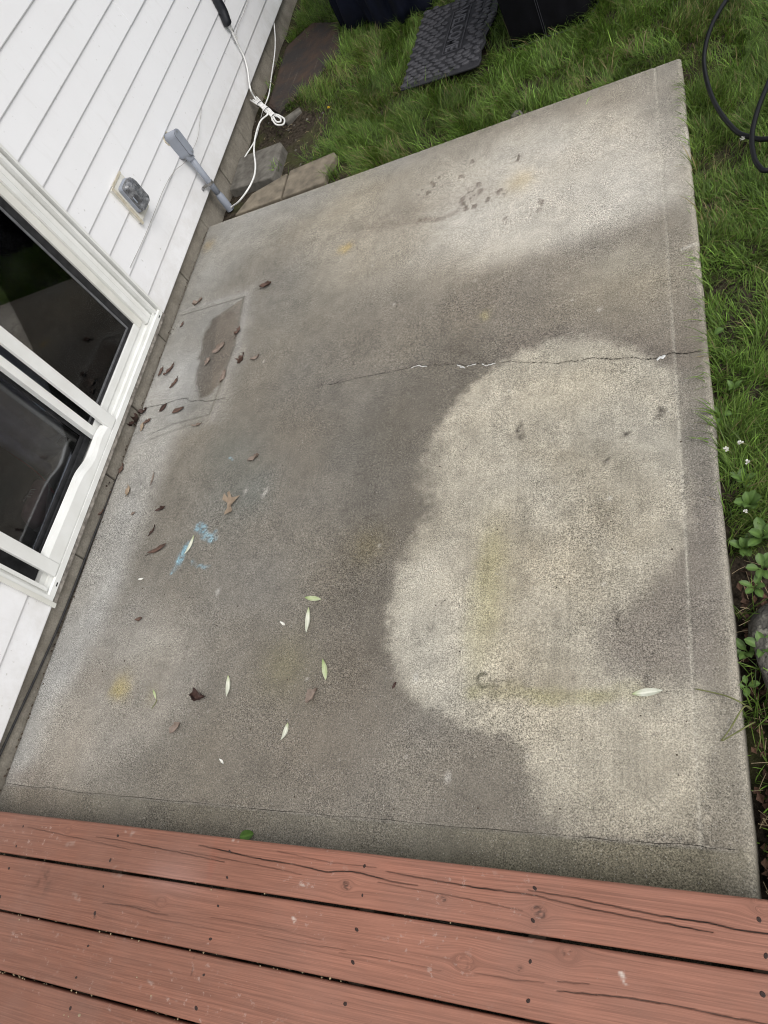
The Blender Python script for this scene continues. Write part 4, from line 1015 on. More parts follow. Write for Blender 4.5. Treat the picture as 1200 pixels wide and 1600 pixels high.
def lb(q, s, h_): return b0 + dirb * q + side * s + Vector((0, 0, h_))
bun = MB()
for k, s in enumerate((-0.016, -0.006, 0.006, 0.015)):
    bun.tube(spline([lb(-0.10 + 0.05 * (k % 2), s * 1.3, 0.008), lb(0.12, s, 0.012), lb(0.3, s * 0.6, 0.014), lb(0.5, s * 0.9, 0.012), lb(0.7, s * 0.7, 0.012), lb(0.82, s * 1.6, 0.01)], 5), 0.0050, 8)
bun.tube(spline([lb(0.80, -0.022, 0.01), lb(0.95, -0.028, 0.008), lb(1.06, -0.012, 0.008), lb(1.08, 0.008, 0.008), lb(0.98, 0.028, 0.008), lb(0.82, 0.022, 0.01)], 6), 0.0052, 8)
bun.tube(spline([lb(0.80, -0.010, 0.014), lb(0.93, -0.015, 0.012), lb(1.0, 0.0, 0.012), lb(0.93, 0.014, 0.012), lb(0.80, 0.010, 0.014)], 6), 0.0050, 8)
ch(bun, 'bundle', M_wcord, ec, smooth=True)
for q in (0.20, 0.48, 0.76):
    rr_ = 0.021 if q < 0.7 else 0.017
    ch(MB().tube([lb(q, rr_ * math.cos(a), 0.011 + 0.0105 * math.sin(a)) for a in np.linspace(0, 2 * PI, 16)], 0.0018, 6), 'tie', M_gasket, ec)
cB = [lb(0.52, -0.01, 0.016), G(418, 179, 0.03), G(408, 188, 0.03), G(402, 202, 0.02), G(398, 220, 0.02), G(397, 238, 0.02), G(399, 256, 0.022), G(398, 272, 0.022), G(392, 288, 0.02), G(382, 304, 0.005), G(372, 316, -0.015), G(364, 322, -0.040), Vector((PX + 0.004, CY - 0.004, -0.050))]
ch(MB().tube(spline(cB, 6), 0.0052, 8), 'cord', M_wcord, ec, smooth=True)
cC = [WP(428, 36, -2.535), WP(430, 60, -2.530), WP(429, 85, -2.525), WP(424, 120, -2.515), G(420, 148, -0.02), G(412, 170, -0.045), G(404, 200, -0.05), G(397, 222, -0.02), G(384, 243, -0.03), G(376, 258, -0.07)]
ch(MB().tube(spline(cC, 6), 0.0042, 8), 'cord', M_wcord, ec, smooth=True)

# ================================================================== STONES BY THE CORNER
def stone(name, px, zt, th, material, label, bev=0.006, seed=0, tilt=0.0):
    r = random.Random(seed); P_ = [G(a, b, zt) for a, b in px]
    mb = MB(); n_ = len(P_); cx = sum(p.x for p in P_) / n_; cy = sum(p.y for p in P_) / n_
    top = [(p.x, p.y, zt + r.uniform(-0.004, 0.004) + tilt * (p.y - cy)) for p in P_]
    bot = [(cx + (p.x - cx) * 1.03, cy + (p.y - cy) * 1.03, zt - th) for p in P_]
    mb.add(bot + top, [(i, (i + 1) % n_, n_ + (i + 1) % n_, n_ + i) for i in range(n_)] + [tuple(range(n_))[::-1], tuple(range(n_, 2 * n_))])
    o = mb.build(name, material, bevel=bev, seg=2)
    return setp(o, label, 'paving stone', 'loose paving stones at the house corner')
stone('paving_stone', [(374, 245), (438, 222), (441, 226), (432, 262), (423, 277), (358, 297)], -0.030, 0.075, M_stone_g, 'dark grey paving stone lying by the foundation under the white cord', seed=1)
stone('paving_stone', [(394, 303), (449, 271), (437, 308), (366, 335)], -0.022, 0.085, M_stone_t, 'tan paving stone between the conduit foot and the larger tan stone', seed=2)
stone('paving_stone', [(452, 266), (522, 237), (526, 243), (512, 262), (506, 284), (440, 308)], -0.020, 0.085, M_stone_t, 'larger tan paving stone with grass at its far end, beside the slab', seed=3)

# ribbed brown board beside the wall
rbm = MB(); c00, c10, c01 = G(436, 176, -0.035), G(421, 160, -0.035), G(531, 84, -0.035)
c00 = G(434, 178, -0.032); c01 = G(533, 84, -0.032); c10 = G(424, 120, -0.032)
ax = (c01 - c00); ay = Vector((-2.47, 4.95, -0.032)) - G(415, 170, -0.032)
poly = [G(436, 177, -0.032), G(533, 82, -0.032), G(529, 34, -0.032), Vector((-2.30, 5.10, -0.032)), Vector((-2.475, 4.93, -0.032)), Vector((-2.45, 4.30, -0.032)), G(420, 166, -0.032)]
rbm.prismz([(p.x, p.y) for p in poly], -0.065, -0.032)
bb = setp(empty('ribbed_board', (-2.25, 4.6, -0.06)), 'dark brown rust-stained ribbed board lying on the ground by the siding', 'board')
ch(rbm, 'panel', M_rust, bb, bevel=0.004)
rib = MB(); pl2 = [(p.x, p.y) for p in poly]
dirv = (G(533, 82, -0.032) - G(436, 177, -0.032)).normalized(); nv = Vector((-dirv.y, dirv.x, 0))
org = G(436, 177, -0.032)
for k in range(1, 62):
    o_ = org + nv * 0.013 * k
    samp = [o_ + dirv * s for s in np.arange(-0.6, 0.9, 0.01)]
    ins = inpoly(np.array([s.x for s in samp]), np.array([s.y for s in samp]), pl2)
    w_ = np.where(ins)[0]
    if len(w_) < 4: continue
    a, b = samp[w_[1]], samp[w_[-2]]
    zz_ = Vector((0, 0, 1))
    rib.add([a - nv * 0.0035, a + nv * 0.0035, b + nv * 0.0035, b - nv * 0.0035, a + zz_ * 0.004 - nv * 0.0015, a + zz_ * 0.004 + nv * 0.0015, b + zz_ * 0.004 + nv * 0.0015, b + zz_ * 0.004 - nv * 0.0015], [(4, 5, 6, 7), (0, 1, 5, 4), (1, 2, 6, 5), (2, 3, 7, 6), (3, 0, 4, 7)])
ch(rib, 'ribs', M_rust, bb)
# cement edging at the near end of the board
setp(MB().prismz([(p.x, p.y) for p in (G(441, 184, -0.04), G(467, 166, -0.04), G(470, 171, -0.04), G(446, 190, -0.04))], -0.08, -0.042).build('edging_stone', M_stone_g, bevel=0.008), 'small grey edging stone at the near end of the brown board', 'edging stone')

# ================================================================== WELCOME MAT
mt = setp(empty('door_mat', G(690, 80, 0)), 'black rubber cobble-pattern WELCOME mat lying on the grass', 'door mat')
mz = 0.012
out = [G(626, 141, mz), G(640, 98, mz), G(652, 55, mz), G(664, 18, mz), G(720, -1, mz), Vector((-0.93, 4.42, mz))]
right = [G(779, -2, mz), G(776, 20, mz), G(768, 38, mz), G(759, 55, mz), G(759, 66, mz), G(752, 78, mz), G(752, 92, mz), G(748, 101, mz)]
outl = out[:5] + [G(752, -12, mz)] + right
bott = [G(735, 107, mz), G(700, 118, mz), G(660, 131, mz)]
outl = outl + bott
ox, oy = [p.x for p in outl], [p.y for p in outl]
ch(MB().prismz([(p.x, p.y) for p in outl], mz - 0.008, mz), 'mat_base', M_rubber_base, mt, bevel=0.002)
u0, vdir = Vector((-1.444, 3.765, 0)), None
Udir = (G(664, 18, mz) - G(626, 141, mz)).normalized(); Vdir = Vector((Udir.y, -Udir.x, 0))
M0 = G(626, 141, mz)
fc = M0 + Udir * 0.375 + Vdir * 0.255          # centre of the lettered panel
cobs = MB(); rc_ = random.Random(9); row = 0; uu = 0.018
cells = []
while uu < 0.80:
    vv = 0.018 + (row % 2) * 0.026
    while vv < 0.60:
        cells.append((uu + 0.010 * math.sin(vv * 18) + rc_.uniform(-0.003, 0.003), vv + rc_.uniform(-0.004, 0.004)))
        vv += 0.050 + rc_.uniform(-0.006, 0.006)
    uu += 0.0330; row += 1
oq = [(p.x, p.y) for p in outl]
for cu, cvv in cells:
    p = M0 + Udir * cu + Vdir * cvv
    if not inpoly(np.array([p.x]), np.array([p.y]), oq)[0]: continue
    if segdist(np.array([p.x]), np.array([p.y]), oq, True)[0] < 0.010: continue
    lu, lv_ = (p - fc).dot(Udir), (p - fc).dot(Vdir)
    if abs(lu) < 0.205 and abs(lv_) < 0.062: continue
    a_, b_ = rc_.uniform(0.0195, 0.0240), rc_.uniform(0.0120, 0.0155)
    rot = rc_.uniform(-0.5, 0.5); n_ = 12; vs = []
    for lev, (sc_, hz) in enumerate(((1.0, 0.0), (0.94, 0.006), (0.62, 0.0095))):
        for k in range(n_):
            an = 2 * PI * k / n_
            sq = (abs(math.cos(an)) ** 2.6 + abs(math.sin(an)) ** 2.6) ** (-1 / 2.6)
            du, dv = b_ * sc_ * sq * math.sin(an), a_ * sc_ * sq * math.cos(an)
            du, dv = du * math.cos(rot) + dv * math.sin(rot), -du * math.sin(rot) + dv * math.cos(rot)
            q = p + Udir * du + Vdir * dv; vs.append((q.x, q.y, mz + hz))
    fs = [(l_ * n_ + k, l_ * n_ + (k + 1) % n_, (l_ + 1) * n_ + (k + 1) % n_, (l_ + 1) * n_ + k) for l_ in range(2) for k in range(n_)] + [tuple(range(2 * n_, 3 * n_))]
    cobs.add(vs, fs)
ch(cobs, 'cobble_relief', M_rubber, mt, smooth=False)
fb = MB()
def obox(c, hu, hv, z0, z1):
    vs = []
    for z in (z0, z1):
        for su, sv in ((-1, -1), (1, -1), (1, 1), (-1, 1)):
            q = c + Udir * hu * su + Vdir * hv * sv; vs.append((q.x, q.y, z))
    fb.add(vs, [(0, 3, 2, 1), (4, 5, 6, 7), (0, 1, 5, 4), (1, 2, 6, 5), (2, 3, 7, 6), (3, 0, 4, 7)])
obox(fc + Vdir * 0.050, 0.200, 0.003, mz, mz + 0.005); obox(fc - Vdir * 0.050, 0.200, 0.003, mz, mz + 0.005)
obox(fc + Udir * 0.197, 0.003, 0.0465, mz, mz + 0.005); obox(fc - Udir * 0.197, 0.003, 0.0465, mz, mz + 0.005)
ch(fb, 'panel_frame', M_rubber, mt)
tc = bpy.data.curves.new('welcome', 'FONT'); tc.body = 'WELCOME'; tc.align_x = 'CENTER'; tc.align_y = 'CENTER'; tc.size = 0.1; tc.extrude = 0.0026; tc.offset = 0.0008; tc.bevel_depth = 0.0006
to = bpy.data.objects.new('tmp', tc); C.objects.link(to)
bpy.context.view_layer.update()
tm = bpy.data.meshes.new_from_object(to.evaluated_get(bpy.context.evaluated_depsgraph_get()))
bpy.data.objects.remove(to)
co_ = np.empty(len(tm.vertices) * 3); tm.vertices.foreach_get('co', co_); co_ = co_.reshape(-1, 3)
co_[:, :2] -= (co_[:, :2].max(0) + co_[:, :2].min(0)) / 2
ext = co_.max(0) - co_.min(0); su, sv = 0.375 / ext[0], 0.074 / ext[1]
nw = np.array([list(fc + (-Udir) * (c[0] * su) + Vdir * (c[1] * sv) + Vector((0, 0, mz + 0.0045 + c[2] * 1.6 - fc.z))) for c in co_])
tm.vertices.foreach_set('co', nw.ravel()); tm.update(); tm.materials.clear()
tl = link('lettering', tm, M_letter, mt); child_world(tl); setp(tl, 'raised black letters reading WELCOME')

# ================================================================== COVERS, HOSE
def drape(name, foot, height, material, label, cat, seed, fold=0.03, top=0.85, hem=None, seam=None, zb=-0.02):
    e = setp(empty(name, (sum(p[0] for p in foot) / len(foot), sum(p[1] for p in foot) / len(foot), 0)), label, cat, 'covered things standing on the lawn')
    loop = spline([Vector((x, y, 0)) for x, y in foot] + [Vector((foot[0][0], foot[0][1], 0))], 14)[:-1]
    n_ = len(loop); c = Vector((e.location.x, e.location.y, 0)); vs = []; L = 14
    r = random.Random(seed); ph = r.uniform(0, 6)
    for j in range(L + 1):
        q = j / L
        for k, p in enumerate(loop):
            a = 2 * PI * k / n_
            f_ = fold * (1 - q) ** 0.6 * (math.sin(5 * a + ph + 1.5 * q) + 0.8 * math.sin(8.3 * a + 2.7 * ph - 2 * q + 1.2 * math.sin(3 * a)) + 0.35 * math.sin(15 * a + 1.3 * ph + 3 * q))
            s = (1 - (1 - top) * q) * (1.0 if q < 0.93 else 1 - (q - 0.93) * 4)
            d = p - c; dn = d.normalized()
            z = zb + height * q + (0.02 * math.sin(3 * a + ph) + fold * 0.6 * math.sin(8.3 * a + 2 * ph)) * (1 - q) * (1 if hem is None else 0.3)
            v_ = c + d * s + dn * f_; vs.append((v_.x, v_.y, z))
    fs = [(j * n_ + k, j * n_ + (k + 1) % n_, (j + 1) * n_ + (k + 1) % n_, (j + 1) * n_ + k) for j in range(L) for k in range(n_)]
    fs.append(tuple(range(L * n_, (L + 1) * n_)))
    m_ = MB(); m_.add(vs, fs); o = ch(m_, 'cover', material, e, smooth=True)
    md = o.modifiers.new('thick', 'SOLIDIFY'); md.thickness = 0.004
    if hem is not None:
        ch(MB().tube([Vector(vs[k % n_]) + (Vector(vs[k % n_]) - c).normalized() * 0.002 for k in range(n_ + 1)], 0.0032, 6), 'hem', M_thread if hem == 2 else material, e, smooth=True)
    if seam is not None:
        k = min(range(n_), key=lambda i: (loop[i] - Vector(seam + (0,))).length)
        for dk in (-0.0045, 0.0045):
            pts = []
            for j in range(L):
                v_ = Vector(vs[j * n_ + k]); tng = (Vector(vs[j * n_ + (k + 1) % n_]) - v_).normalized()
                on = (v_ - Vector((c.x, c.y, v_.z))).normalized(); pts.append(v_ + tng * dk + on * 0.0032)
            ch(MB().tube(pts, 0.0011, 5), 'seam', M_thread, e)
    return e
drape('covered_grill', [(-1.985, 4.80), (-1.85, 4.665), (-1.69, 4.62), (-1.56, 4.47), (-1.41, 4.52), (-1.28, 4.68), (-1.22, 5.0), (-1.42, 5.35), (-1.85, 5.40), (-2.0, 5.1)], 0.95, M_navy, 'dark navy draped cover with folds standing on grass beside the brown board', 'covered grill', 4, 0.030, 0.9, zb=-0.035)
drape('covered_chair', [(-0.840, 3.785), (-0.76, 3.755), (-0.68, 3.745), (-0.57, 3.75), (-0.475, 3.775), (-0.42, 3.95), (-0.44, 4.3), (-0.60, 4.45), (-0.86, 4.42), (-0.885, 4.1)], 0.75, M_blackcloth, 'black fabric cover with double stitched seam beside the WELCOME mat', 'covered chair', 6, 0.0012, 1.06, hem=2, seam=(-0.672, 3.745), zb=-0.025)
drape('covered_chair', [(-0.40, 3.88), (-0.34, 3.83), (-0.26, 3.79), (-0.14, 3.82), (-0.05, 4.0), (-0.08, 4.35), (-0.25, 4.45), (-0.38, 4.3)], 0.75, M_blackcloth, 'black fabric cover barely showing at the top edge, rightmost of the covers', 'covered chair', 8, 0.0012, 1.04, hem=2, zb=-0.01)

hz = 0.022
hp = [G(1180, -60, hz), G(1152, -22, hz), G(1135, 0, hz), G(1113, 38, hz), G(1101, 80, hz), G(1103, 120, hz + 0.01), G(1119, 165, hz), G(1148, 203, hz), G(1172, 214, hz), G(1200, 217, hz), Vector((0.26, 2.46, hz)), Vector((0.40, 2.60, hz)), Vector((0.46, 2.85, hz)), Vector((0.42, 3.10, hz)), Vector((0.33, 3.22, hz))]
hp2 = [Vector((0.33, 3.22, hz + 0.01)), Vector((0.25, 3.0, hz + 0.03)), G(1216, 92, 0.06), G(1200, 131, 0.062), G(1184, 172, 0.062), G(1175, 212, 0.060), G(1178, 244, 0.045), G(1187, 261, 0.035), G(1200, 266, 0.03), Vector((0.22, 2.31, 0.025)), Vector((0.34, 2.42, 0.022)), Vector((0.44, 2.38, 0.022)), Vector((0.6, 2.2, 0.022))]
ho = setp(empty('garden_hose', (0.1, 2.7, 0)), 'black garden hose coiled in loops on the grass', 'hose')
ch(MB().tube(spline(hp + hp2[1:], 8), 0.0086, 12), 'tube', M_hose, ho, smooth=True)

# ================================================================== BORDER STONES AND WEEDS IN THE GAP
def rock(loc, size, rz, seed, label):
    import bmesh
    bm = bmesh.new(); bmesh.ops.create_icosphere(bm, subdivisions=4, radius=1.0)
    me = bpy.data.meshes.new('border_stone'); bm.to_mesh(me); bm.free()
    co2 = np.empty(len(me.vertices) * 3); me.vertices.foreach_get('co', co2); co2 = co2.reshape(-1, 3)
    p4 = (np.abs(co2) ** 5).sum(1) ** (-1 / 5); co2 = co2 * (0.55 + 0.45 * p4)[:, None]
    nz = fbm(co2[:, 0] + co2[:, 2] * 0.7 + seed, co2[:, 1] - co2[:, 2] * 0.6, 1.8, 4, 240)
    co2 = co2 * (1 + 0.45 * nz)[:, None] * np.array(size)
    me.vertices.foreach_set('co', co2.ravel()); me.update(); me.shade_smooth()
    o = link('border_stone', me, M_rock); o.location = loc; o.rotation_euler = (0, 0, rz)
    return setp(o, label, 'border stone', 'stones bordering the slab')
rock((0.056, 0.650, -0.075), (0.112, 0.185, 0.070), 0.10, 1, 'large grey border stone beside the slab edge, behind the leafy weed')
rock((0.046, 0.300, -0.072), (0.105, 0.150, 0.072), -0.05, 3, 'grey border stone nearest the deck at the right edge of the picture')
rock((0.22, 1.02, -0.075), (0.13, 0.16, 0.075), 0.3, 6, 'grey border stone half hidden in the grass beyond the gap')
rock((-0.50, 3.235, -0.06), (0.028, 0.02, 0.032), 0.2, 9, 'small tan stone poking out at the far slab edge')
bpy.data.objects['border_stone.003'].location = G(808, 182, -0.035) ; bpy.data.objects['border_stone.003'].location.z = -0.045

def leaf_mesh(L, W, tip=1.0, curl=0.15, fold=0.2, twist=0.0, jag=0.0, seed=0, nx=10, ny=6, shape='lance'):
    r = np.random.default_rng(seed); u_ = np.linspace(0, 1, nx + 1)
    if shape == 'lance': hw = np.sin(PI * np.clip(u_, 0, 1)) ** 0.8 * (1 - 0.15 * u_)
    elif shape == 'spoon': hw = 0.16 + 0.84 * np.clip(np.sin(PI * np.clip((u_ - 0.25) / 0.78, 0, 1)), 0, 1) ** 0.6; hw[-1] = 0.05
    else: hw = np.sin(PI * u_ ** 0.8) ** 0.6
    hw[0] = max(hw[0], 0.04); hw[-1] = max(hw[-1], 0.02)
    jl = 1 + 1.3 * jag * r.uniform(-1, 0.7, nx + 1); jr = 1 + 1.3 * jag * r.uniform(-1, 0.7, nx + 1)
    jl = np.clip(jl, 0.15, 1.6); jr = np.clip(jr, 0.15, 1.6)
    vs = []; vein = []; send = []
    for i, a in enumerate(u_):
        for k in range(ny + 1):
            s = -1 + 2 * k / ny
            w_ = s * W / 2 * hw[i] * (jl[i] if s < 0 else jr[i])
            x = (a - 0.5) * L; z = fold * abs(w_) + curl * L * ((a - 0.5) * 2) ** 2 * 0.5
            z += jag * W * (0.22 * math.sin(9 * a + 2.5 * s + seed) + 0.16 * math.sin(15 * a - 5 * s + 2 * seed)) + jag * 0.5 * W * s * s * (0.5 + 0.5 * math.sin(seed * 1.7 + 4 * a))
            tw = twist * (a - 0.5)
            vs.append((x, w_ * math.cos(tw) - z * math.sin(tw), w_ * math.sin(tw) + z * math.cos(tw)))
            vein.append(max(0, 1 - abs(s) * 4)); send.append(max(0.0, 1 - a * 3.2))
    fs = [(i * (ny + 1) + k, (i + 1) * (ny + 1) + k, (i + 1) * (ny + 1) + k + 1, i * (ny + 1) + k + 1) for i in range(nx) for k in range(ny)]
    V_ = np.array(vs); V_[:, 2] -= V_[:, 2].min()
    return fast_mesh('leaf', V_, np.array(fs), {'vein': np.repeat(np.array(vein)[:, None], 3, 1), 'stalk_end': np.repeat(np.array(send)[:, None], 3, 1)}, smooth=True)
def put_leaf(px0, px1, W, material, label, name='leaf', z=0.0015, cat='leaf', grp=None, stem=0.0, **kw):
    a, b = G(*px0, z), G(*px1, z); L = (b - a).length
    o = link(name, leaf_mesh(L, W, **kw), material)
    o.location = (a + b) / 2; o.rotation_euler = (0, 0, math.atan2(b.y - a.y, b.x - a.x))
    if stem > 0:
        s = MB().tube([(-L / 2 - stem, 0.003, 0.001), (-L / 2 - stem * 0.5, 0.0, 0.002), (-L / 2 + 0.004, 0, 0.003)], 0.0009, 5).build('stem', M_dark if material not in (M_lwhite, M_lgreen, M_green) else M_stem, o)
    return setp(o, label, cat, grp)

def weed(loc, n_, L, W, label, seed, elev=(0.3, 0.8), shape='spoon', name='weed'):
    r = random.Random(seed); e = setp(empty(name, loc), label, 'weed', 'broad-leaved weeds along the slab')
    me = [leaf_mesh(L * r.uniform(0.8, 1.15), W * r.uniform(0.85, 1.15), curl=-0.25, fold=0.25, seed=seed + k, shape=shape, jag=0.06, nx=9, ny=4) for k in range(3)]
    for k in range(n_):
        o = link('leaf', me[k % 3], M_weed, e)
        a = 2 * PI * k / n_ + r.uniform(-0.4, 0.4); el_ = r.uniform(*elev); l_ = L * 0.5
        o.rotation_euler = (0, -el_, a)
        o.location = (math.cos(a) * math.cos(el_) * l_, math.sin(a) * math.cos(el_) * l_, math.sin(el_) * l_)
    return e
p = G(1168, 1015, -0.05); weed((p.x, p.y, -0.075), 6, 0.050, 0.021, 'leafy green weed growing in the gap beside the large border stone', 1, (0.3, 1.0))
p = G(1158, 1067, -0.03); weed((p.x + 0.01, p.y, -0.06), 4, 0.032, 0.015, 'small green weed in the gap, nearer the deck than the leafy one', 2, (0.2, 0.9))
p = G(1178, 912, -0.02); weed((p.x, p.y, -0.045), 5, 0.042, 0.018, 'green weed hanging into the near end of the grass above the gap', 3, (0.3, 0.9))
p = G(1100, 520, 0.0); weed((XR + 0.012, p.y, -0.03), 2, 0.045, 0.026, 'round-leaved weed lapping onto the slab edge by the crack', 4, (0.15, 0.5))
p = G(1120, 640, 0.0); weed((XR + 0.014, p.y, -0.03), 3, 0.036, 0.019, 'round-leaved weed at the slab edge just below the crack', 5, (0.2, 0.6))
p = G(1172, 785, 0.0); weed((p.x, p.y, -0.03), 6, 0.062, 0.028, 'broad-leaved weed in the grass beside the white clover flowers', 6, (0.7, 1.2))
p = G(1192, 835, 0.0); weed((p.x, p.y, -0.03), 6, 0.062, 0.028, 'broad-leaved weed at the right edge of the picture, below the clover flowers', 7, (0.5, 1.1))
p = G(1145, 600, 0.0); weed((p.x, p.y, -0.03), 3, 0.042, 0.016, 'bright-leaved weed in the grass right of the crack end', 8, (0.6, 1.2), 'lance')
for k_, (a_, b_, lab_) in enumerate([(1155, 850, 'leafy weed at the slab edge where the lawn meets the gap'), (1190, 880, 'leafy weed at the right edge of the picture just above the gap'), (1150, 745, 'low weed between the clover flowers and the slab edge'), (1192, 1005, 'leafy weed overhanging the large border stone')]):
    p = G(a_, b_, -0.01); weed((p.x + (0.012 if a_ < 1160 else 0), p.y, -0.045), 6, 0.046, 0.020, lab_, 20 + k_, (0.4, 1.1))
def flower(px, py, z, hgt, label, seed, material=M_petal, rad=0.006):
    r = random.Random(seed); p = G(px, py, z); e = setp(empty('flower', (p.x, p.y, -0.04)), label, 'flower', 'small wildflowers in the lawn')
    top = Vector((0, 0, z + 0.04)); base = Vector((r.uniform(0.01, 0.03), r.uniform(0.0, 0.03), 0))
    MB().tube(spline([base, (base + top) / 2 + Vector((0.004, 0, 0.004)), top], 4), 0.0012, 5).build('stem', M_stem, e)
    m_ = MB()
    for k in range(16):
        a = 2 * PI * r.random(); el_ = r.uniform(0, 1.4); d = Vector((math.cos(a) * math.cos(el_), math.sin(a) * math.cos(el_), math.sin(el_)))
        sd_ = Vector((-d.y, d.x, 0.2)).normalized() * rad * 0.28; q = top + d * rad * 0.2; t_ = top + d * rad
        m_.add([q - sd_, q + sd_, t_ + sd_ * 0.7, t_ - sd_ * 0.7], [(0, 1, 2, 3)])
    m_.build('petals', material, e)
flower(1134, 702, 0.035, 0, 'white clover flower nearest the slab edge', 1, rad=0.008)
flower(1157, 692, 0.04, 0, 'white clover flower just right of the one nearest the slab edge', 2, rad=0.008)
flower(1168, 722, 0.03, 0, 'white clover flower below and right of the pair', 3, rad=0.008)
flower(1165, 799, 0.03, 0, 'white clover flower beside the broad-leaved weed', 4, rad=0.006)
flower(1160, 217, 0.02, 0, 'small whitish flower head under the loop of the hose', 5, rad=0.009)
M_yel = simple('yellow_petal', (0.62, 0.45, 0.02), None, 60, 0.6)
flower(514, 169, 0.01, 0, 'yellow dandelion by the bare soil near the brown board', 6, M_yel, 0.011)

# ================================================================== LAWN
def blades(name, P_, h, w, az, lean, tint, kind=True):
    n_ = len(P_); ts = np.array([0, 0.38, 0.74, 1.0])
    d = np.c_[np.cos(az), np.sin(az), np.zeros(n_)]
    tw = az + PI / 2 + rng.uniform(-0.7, 0.7, n_); sd_ = np.c_[np.cos(tw), np.sin(tw), np.zeros(n_)]
    V_ = np.empty((n_, 7, 3)); c_ = np.empty((n_, 7, 3))
    for j, t_ in enumerate(ts):
        cen = P_ + d * (lean * h * t_ ** 1.8)[:, None]
        cen[:, 2] += h * np.sqrt(np.maximum(1 - (lean * 0.75 * t_) ** 2, 0.10)) * t_
        wd = (w * (1, 0.92, 0.62, 0)[j])[:, None]
        sh = (0.62, 0.9, 1.05, 1.12)[j]
        if j < 3:
            V_[:, 2 * j] = cen - sd_ * wd / 2; V_[:, 2 * j + 1] = cen + sd_ * wd / 2
            c_[:, 2 * j] = tint * 1.0; c_[:, 2 * j + 1] = tint * 1.0
        else: V_[:, 6] = cen; c_[:, 6] = tint
    b_ = (np.arange(n_) * 7)[:, None]
    F_ = np.concatenate([b_ + np.array(q) for q in ([0, 1, 3], [0, 3, 2], [2, 3, 5], [2, 5, 4], [4, 5, 6])], 0)
    return fast_mesh(name, V_.reshape(-1, 3), F_, {'tint': c_.reshape(-1, 3)}, smooth=True)
def tints(n_, x, y):
    base = np.array([0.088, 0.150, 0.027]); k = np.exp(rng.normal(0, 0.45, n_)) * (1.05 + 1.0 * fbm(x, y, 3.5, 3, 260) + 0.7 * fbm(x, y, 14, 2, 262))
    t_ = base * k[:, None]
    yl = np.clip(rng.normal(0.0, 0.35, n_) + 1.0 * fbm(x, y, 2.5, 3, 264), 0, 1)[:, None]
    t_ = t_ * (1 - yl * 0.7) + np.array([0.175, 0.222, 0.046]) * yl * 0.7
    dry = (rng.random(n_) < 0.05 + 0.16 * (fbm(x, y, 4, 3, 268) > 0.12))[:, None]
    return np.where(dry, np.array([0.27, 0.22, 0.11]) * rng.uniform(0.6, 1.2, n_)[:, None], t_)
NB = 400000
bx = np.where(rng.random(NB) < 0.72, rng.uniform(-2.5, 0.62, NB), rng.uniform(XR, 0.62, NB))
by = np.where(bx > XR + 0.0, rng.uniform(0.6, 5.6, NB), rng.uniform(3.14, 5.9, NB))
off_slab = (bx > XR + 0.004) | (by > y_far(bx) + 0.004)
dens = np.ones(NB)
bare = sstep(-1.62, -2.02, bx + 0.5 * fbm(bx, by, 2.6, 4, 270)) * sstep(4.35, 3.9, by + 0.25 * fbm(bx, by, 3, 3, 274))
dens *= 1 - 0.97 * bare
bsp = [G(*q, -0.05) for q in [(375, 335), (392, 200), (425, 186), (470, 165), (500, 182), (478, 218), (456, 236), (478, 258), (522, 246), (548, 258), (562, 284), (500, 330)]]
dens *= np.where(inpoly(bx + 0.06 * fbm(bx, by, 9, 3, 290), by + 0.06 * fbm(bx, by, 9, 3, 294), [(p.x, p.y) for p in bsp]) | ((bx < -2.30) & (by < 4.4)), 0.03, 1)
dens *= np.where((bx > XR) & (by < 0.98 + 0.12 * fbm(bx, by, 8, 2, 278)), 0.0, 1)
pb = inpoly(bx, by, [(p.x, p.y) for p in poly]) | (bx < -2.46)
dens *= np.where(pb, 0.0, 1)
dens *= np.where(inpoly(bx, by, oq), 0.0, 1)
dens *= 1 - 0.75 * sstep(0.12, 0.28, fbm(bx, by, 3.2, 4, 280))
dens *= 1 - 0.8 * sstep(0.05, 0.22, fbm(bx, by, 11, 3, 282))
patchy = (np.hypot(bx - G(610, 150).x, (by - G(610, 150).y)) < 0.10) | (np.hypot((bx - G(650, 95).x) / 1.2, by - G(650, 95).y) < 0.10)
dens *= np.where(patchy, 0.25, 1)
dens *= np.where((by > 5.0) | (bx > 0.35), 0.6, 1)
# stones near the house corner stay clear
for nm in ('paving_stone', 'paving_stone.001', 'paving_stone.002', 'edging_stone'):
    o = bpy.data.objects[nm]; vv_ = [v_.co for v_ in o.data.vertices]; x0, x1 = min(v_.x for v_ in vv_), max(v_.x for v_ in vv_); y0, y1 = min(v_.y for v_ in vv_), max(v_.y for v_ in vv_)
    dens *= np.where((bx > x0) & (bx < x1) & (by > y0) & (by < y1), 0.0, 1)
keepm = off_slab & (rng.random(NB) < dens)
bx, by = bx[keepm], by[keepm]; n_ = len(bx)
hh = rng.gamma(8, 0.0072, n_) * (1 + 0.9 * fbm(bx, by, 3.0, 3, 284)); hh = np.clip(hh, 0.02, 0.15)
hh *= np.where(bx > XR, 0.72, 1.0)
lean = np.clip(rng.normal(0.75, 0.28, n_), 0.05, 1.3)
azm = 2 * PI * fbm(bx, by, 4.5, 3, 288) * 2.4 + rng.normal(0, 0.9, n_) + 0.6
Pb = np.c_[bx, by, soil_height(bx, by) - 0.004]
setp(link('grass', blades('grass', Pb, hh, rng.uniform(0.0017, 0.0035, n_), azm, lean, tints(n_, bx, by)), M_grass), 'green lawn grass round the far and right sides of the slab', 'grass', kind='stuff')
